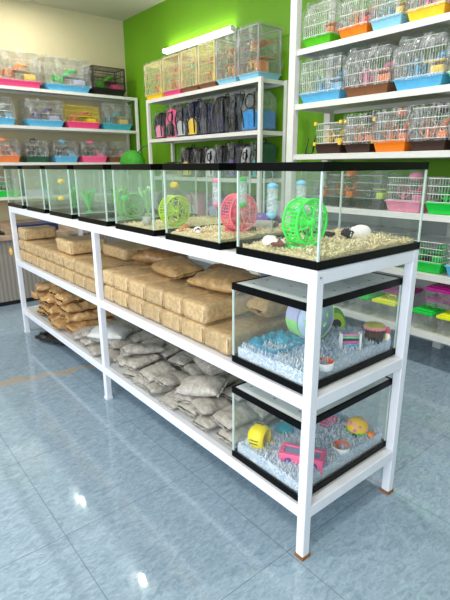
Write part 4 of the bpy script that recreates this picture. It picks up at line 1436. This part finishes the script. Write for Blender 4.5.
# tall cages on the middle unit
MC = [(-3.78, -3.455, 'yellow', ('yellow', 'orange'), .325, 'tall yellow-tray tower cage, leftmost above the pet carriers'),
      (-3.438, -3.142, 'pink', ('pink', 'orange'), .335, 'tall tower cage with pink tray and pink top'),
      (-3.128, -2.875, 'brown', ('salmon', 'mint'), .34, 'tall tower cage with tan tray, third from the left'),
      (-2.862, -2.618, 'brown', ('yellow', 'salmon'), .35, 'tall tower cage with brown tray, fourth from the left'),
      (-2.606, -2.350, 'lightblue', ('orange', 'yellow'), .36, 'tall tower cage with pale blue tray, second from the right end'),
      (-2.337, -2.085, 'lightblue', ('orange', 'yellow'), .365, 'tall tower cage with pale blue tray at the right end')]
for i, (a, b_, tr, inn, hh, lb) in enumerate(MC):
    c = make_cage(a, b_, 1.752, ZMd[0], .245, hh, tr, lb, G3, 'R', 'wire_cream' if i < 4 else 'wire_grey', 'tall', inn, None, wrapk=True, trayh=.045)
    if i == 1:
        MB().box(-.13, .13, -.1, .1, hh + .001, hh + .012).build('top_tray', 'palepink', c, bevel=.003)

# ------------------------------------------------------------------ pet carriers on the middle unit
def carrier(cx, z, w_, h, dep, body, panel, label, face='panel', rz=0, yc=1.88, straps=True, wrapk=True):
    fab = dict(black='fabric_black', navy='fabric_navy', grey='fabric_grey')
    body, panel = fab.get(body, body), fab.get(panel, panel)
    t = empty('pet_carrier', (cx, yc, z + .006), label, 'pet carrier', 'pet carrier bags on the middle unit', rz)
    n = 20
    def prof(sx_, sz_):
        pts = []
        a = w_ / 2 * sx_
        hh = h * sz_
        rr = min(a, hh * .55)
        pts.append((-a * .92, 0)); pts.append((-a, .02))
        for k in range(n + 1):
            an = PI - PI * k / n
            pts.append((a * math.cos(an), hh - rr + rr * math.sin(an)))
        pts.append((a, .02)); pts.append((a * .92, 0))
        return pts
    q = MB()
    vs = []
    secs = [(-dep / 2, .88, .93), (-dep / 2 + .02, 1, 1), (dep / 2 - .02, 1, 1), (dep / 2, .9, .95)]
    for (y, sx_, sz_) in secs:
        vs += [(x, y, zz) for x, zz in prof(sx_, sz_)]
    m_ = n + 5
    fs = []
    for j in range(len(secs) - 1):
        for k in range(m_):
            l_ = (k + 1) % m_
            fs.append((j * m_ + k, j * m_ + l_, (j + 1) * m_ + l_, (j + 1) * m_ + k))
    fs.append(tuple(range(m_)))
    fs.append(tuple((len(secs) - 1) * m_ + k for k in range(m_))[::-1])
    fs = [f[::-1] for f in fs]
    q.add(vs, fs)
    q.build('shell', body, t, False, bevel=.004)
    # front panel / lower band
    q = MB()
    pp = [(x * .86, zz) for x, zz in prof(.9, .52)]
    vs = [(x, -dep / 2 - .012, zz * .9 + .012) for x, zz in pp] + [(x, -dep / 2 + .004, zz * .9 + .012) for x, zz in pp]
    q.add(vs, [tuple(range(m_)), tuple(range(m_, 2 * m_))[::-1]] + [(k, m_ + k, m_ + (k + 1) % m_, (k + 1) % m_) for k in range(m_)])
    q.build('front_pocket', panel, t, bevel=.004)
    q = MB()
    q.ring((0, -dep / 2 - .004, h * .70), w_ * .24, .006, 'Y', 24, 6)
    q.build('window_ring', 'fabric_black', t, True)
    if straps:
        q = MB()
        q.tube([(-.025, 0, h - .004), (-.02, 0, h + .022), (.02, 0, h + .022), (.025, 0, h - .004)], .006, 6)
        q.build('top_handle', 'black_plastic', t, True)
        q = MB()
        for s_ in (-1, 1):
            q.tube([(s_ * w_ * .25, -dep / 2 - .01, h * .9), (s_ * w_ * .34, -dep / 2 - .03, h * .55), (s_ * w_ * .28, -dep / 2 - .012, h * .08)], .007, 6)
        q.build('strap', 'fabric_black' if body != 'fabric_black' else 'fabric_grey', t, True)
    if wrapk:
        q = MB()
        vs = []
        sd_ = random.random() * 30
        for (y, sx_, sz_) in [(-dep / 2 - .042, .96, .99), (-dep / 2 - .03, 1.05, 1.06), (0, 1.06, 1.07), (dep / 2 + .004, 1.04, 1.04)]:
            for x, zz in prof(sx_, sz_):
                nn = noise.noise(Vector((x * 20 + sd_, y * 20, zz * 20))) * .008
                vs.append((x + nn, y, zz + max(0, nn) + .0015))
        fs = []
        for j in range(3):
            for k in range(m_ - 1):
                fs.append((j * m_ + k + 1, j * m_ + k, (j + 1) * m_ + k, (j + 1) * m_ + k + 1))
        fs.append(tuple(range(m_))[::-1])
        q.add(vs, fs)
        q.build('plastic_wrap', 'carrier_wrap', t, True)
    return t
z2 = ZMd[1]
carrier(-3.59, z2, .185, .25, .17, 'black', 'palepink', 'black carrier with a pink pocket, leftmost on the carrier shelf')
carrier(-3.385, z2, .185, .27, .17, 'hotpink', 'black', 'hot pink carrier backpack with black front')
carrier(-3.195, z2, .165, .28, .18, 'grey', 'silver', 'grey wrapped carrier right of the pink backpack')
carrier(-3.015, z2, .165, .30, .17, 'navy', 'yellow', 'navy carrier with a yellow patch')
carrier(-2.825, z2, .185, .27, .18, 'navy', 'grey', 'dark blue carrier with a grey pocket')
carrier(-2.61, z2, .215, .30, .19, 'black', 'navy', 'large black carrier left of the patterned one')
carrier(-2.42, z2, .135, .30, .18, 'grey', 'black', 'grey patterned carrier beside the large clear one')
# large clear and blue carrier at the right end
t = carrier(-2.225, z2, .225, .315, .19, 'clear_plastic', 'blue', 'large clear carrier with bright blue lower half at the right end', yc=1.89)
q = MB().box(-.108, .108, -.088, .088, .012, .15)
q.build('blue_base', 'blue', t, bevel=.01)
z3 = ZMd[2]
t = empty('wicker_basket', (-3.46, 1.875, z3 + .001), 'tan patterned basket on the shelf below the carriers', 'basket')
q = MB()
q.taper((-.17, .17, -.08, .08), (-.20, .20, -.10, .10), 0, .11)
q.build('basket_body', 'cream', t, bevel=.01)
q = MB()
for k in range(10):
    x = -.16 + k * .035
    q.tube([(x, -.101 + .012, .02), (x + .03, -.107, .10)], .004, 5)
    q.tube([(x + .03, -.101 + .012, .02), (x, -.107, .10)], .004, 5)
q.build('weave', 'darkbrown', t, True)
MB().sphere((0, 0, .115), (.17, .085, .03), 16, 8).build('cushion', 'black', t, True)
carrier(-3.13, z3, .19, .27, .17, 'black', 'yellow', 'black carrier with yellow pocket beside the basket')
carrier(-2.93, z3, .15, .25, .17, 'black', 'grey', 'plain black carrier below the navy ones')
carrier(-2.765, z3, .13, .25, .17, 'silver', 'white', 'white and silver carrier on the lower shelf')
carrier(-2.61, z3, .13, .27, .17, 'black', 'grey', 'dark grey-fronted carrier left of the purple one')
carrier(-2.44, z3, .16, .28, .18, 'grey', 'purple', 'grey carrier with purple front')
carrier(-2.28, z3, .11, .25, .17, 'silver', 'black', 'small silver carrier right of the purple one')
carrier(-2.15, z3, .10, .28, .18, 'darkgreen', 'teal', 'dark teal carrier at the right end of the lower shelf')
carrier(-3.55, ZMd[3], .24, .22, .18, 'grey', 'purple', 'grey and purple carrier low on the middle unit, left')
carrier(-3.1, ZMd[3], .24, .22, .18, 'palepink', 'white', 'pink carrier low on the middle unit')
carrier(-2.7, ZMd[3], .24, .22, .18, 'purple', 'lilac', 'purple carrier low on the middle unit, right of the pink')
carrier(-2.32, ZMd[3], .24, .22, .18, 'black', 'grey', 'black carrier low on the middle unit, right end')
# small wire stand at left of right unit's third shelf
t = empty('wire_stand', (-1.49, 1.70, ZR[2] + .001), 'small bent black wire stand on the third right shelf, beside the post', 'wire stand')
MB().tube([(-.03, -.03, .002), (-.03, .0, .10), (0, .02, .02), (.03, 0, .12), (.03, -.03, .002)], .004, 6).tube([(-.03, -.03, .004), (.03, -.03, .004)], .004, 6).build('wire', 'wire_dark', t, True)
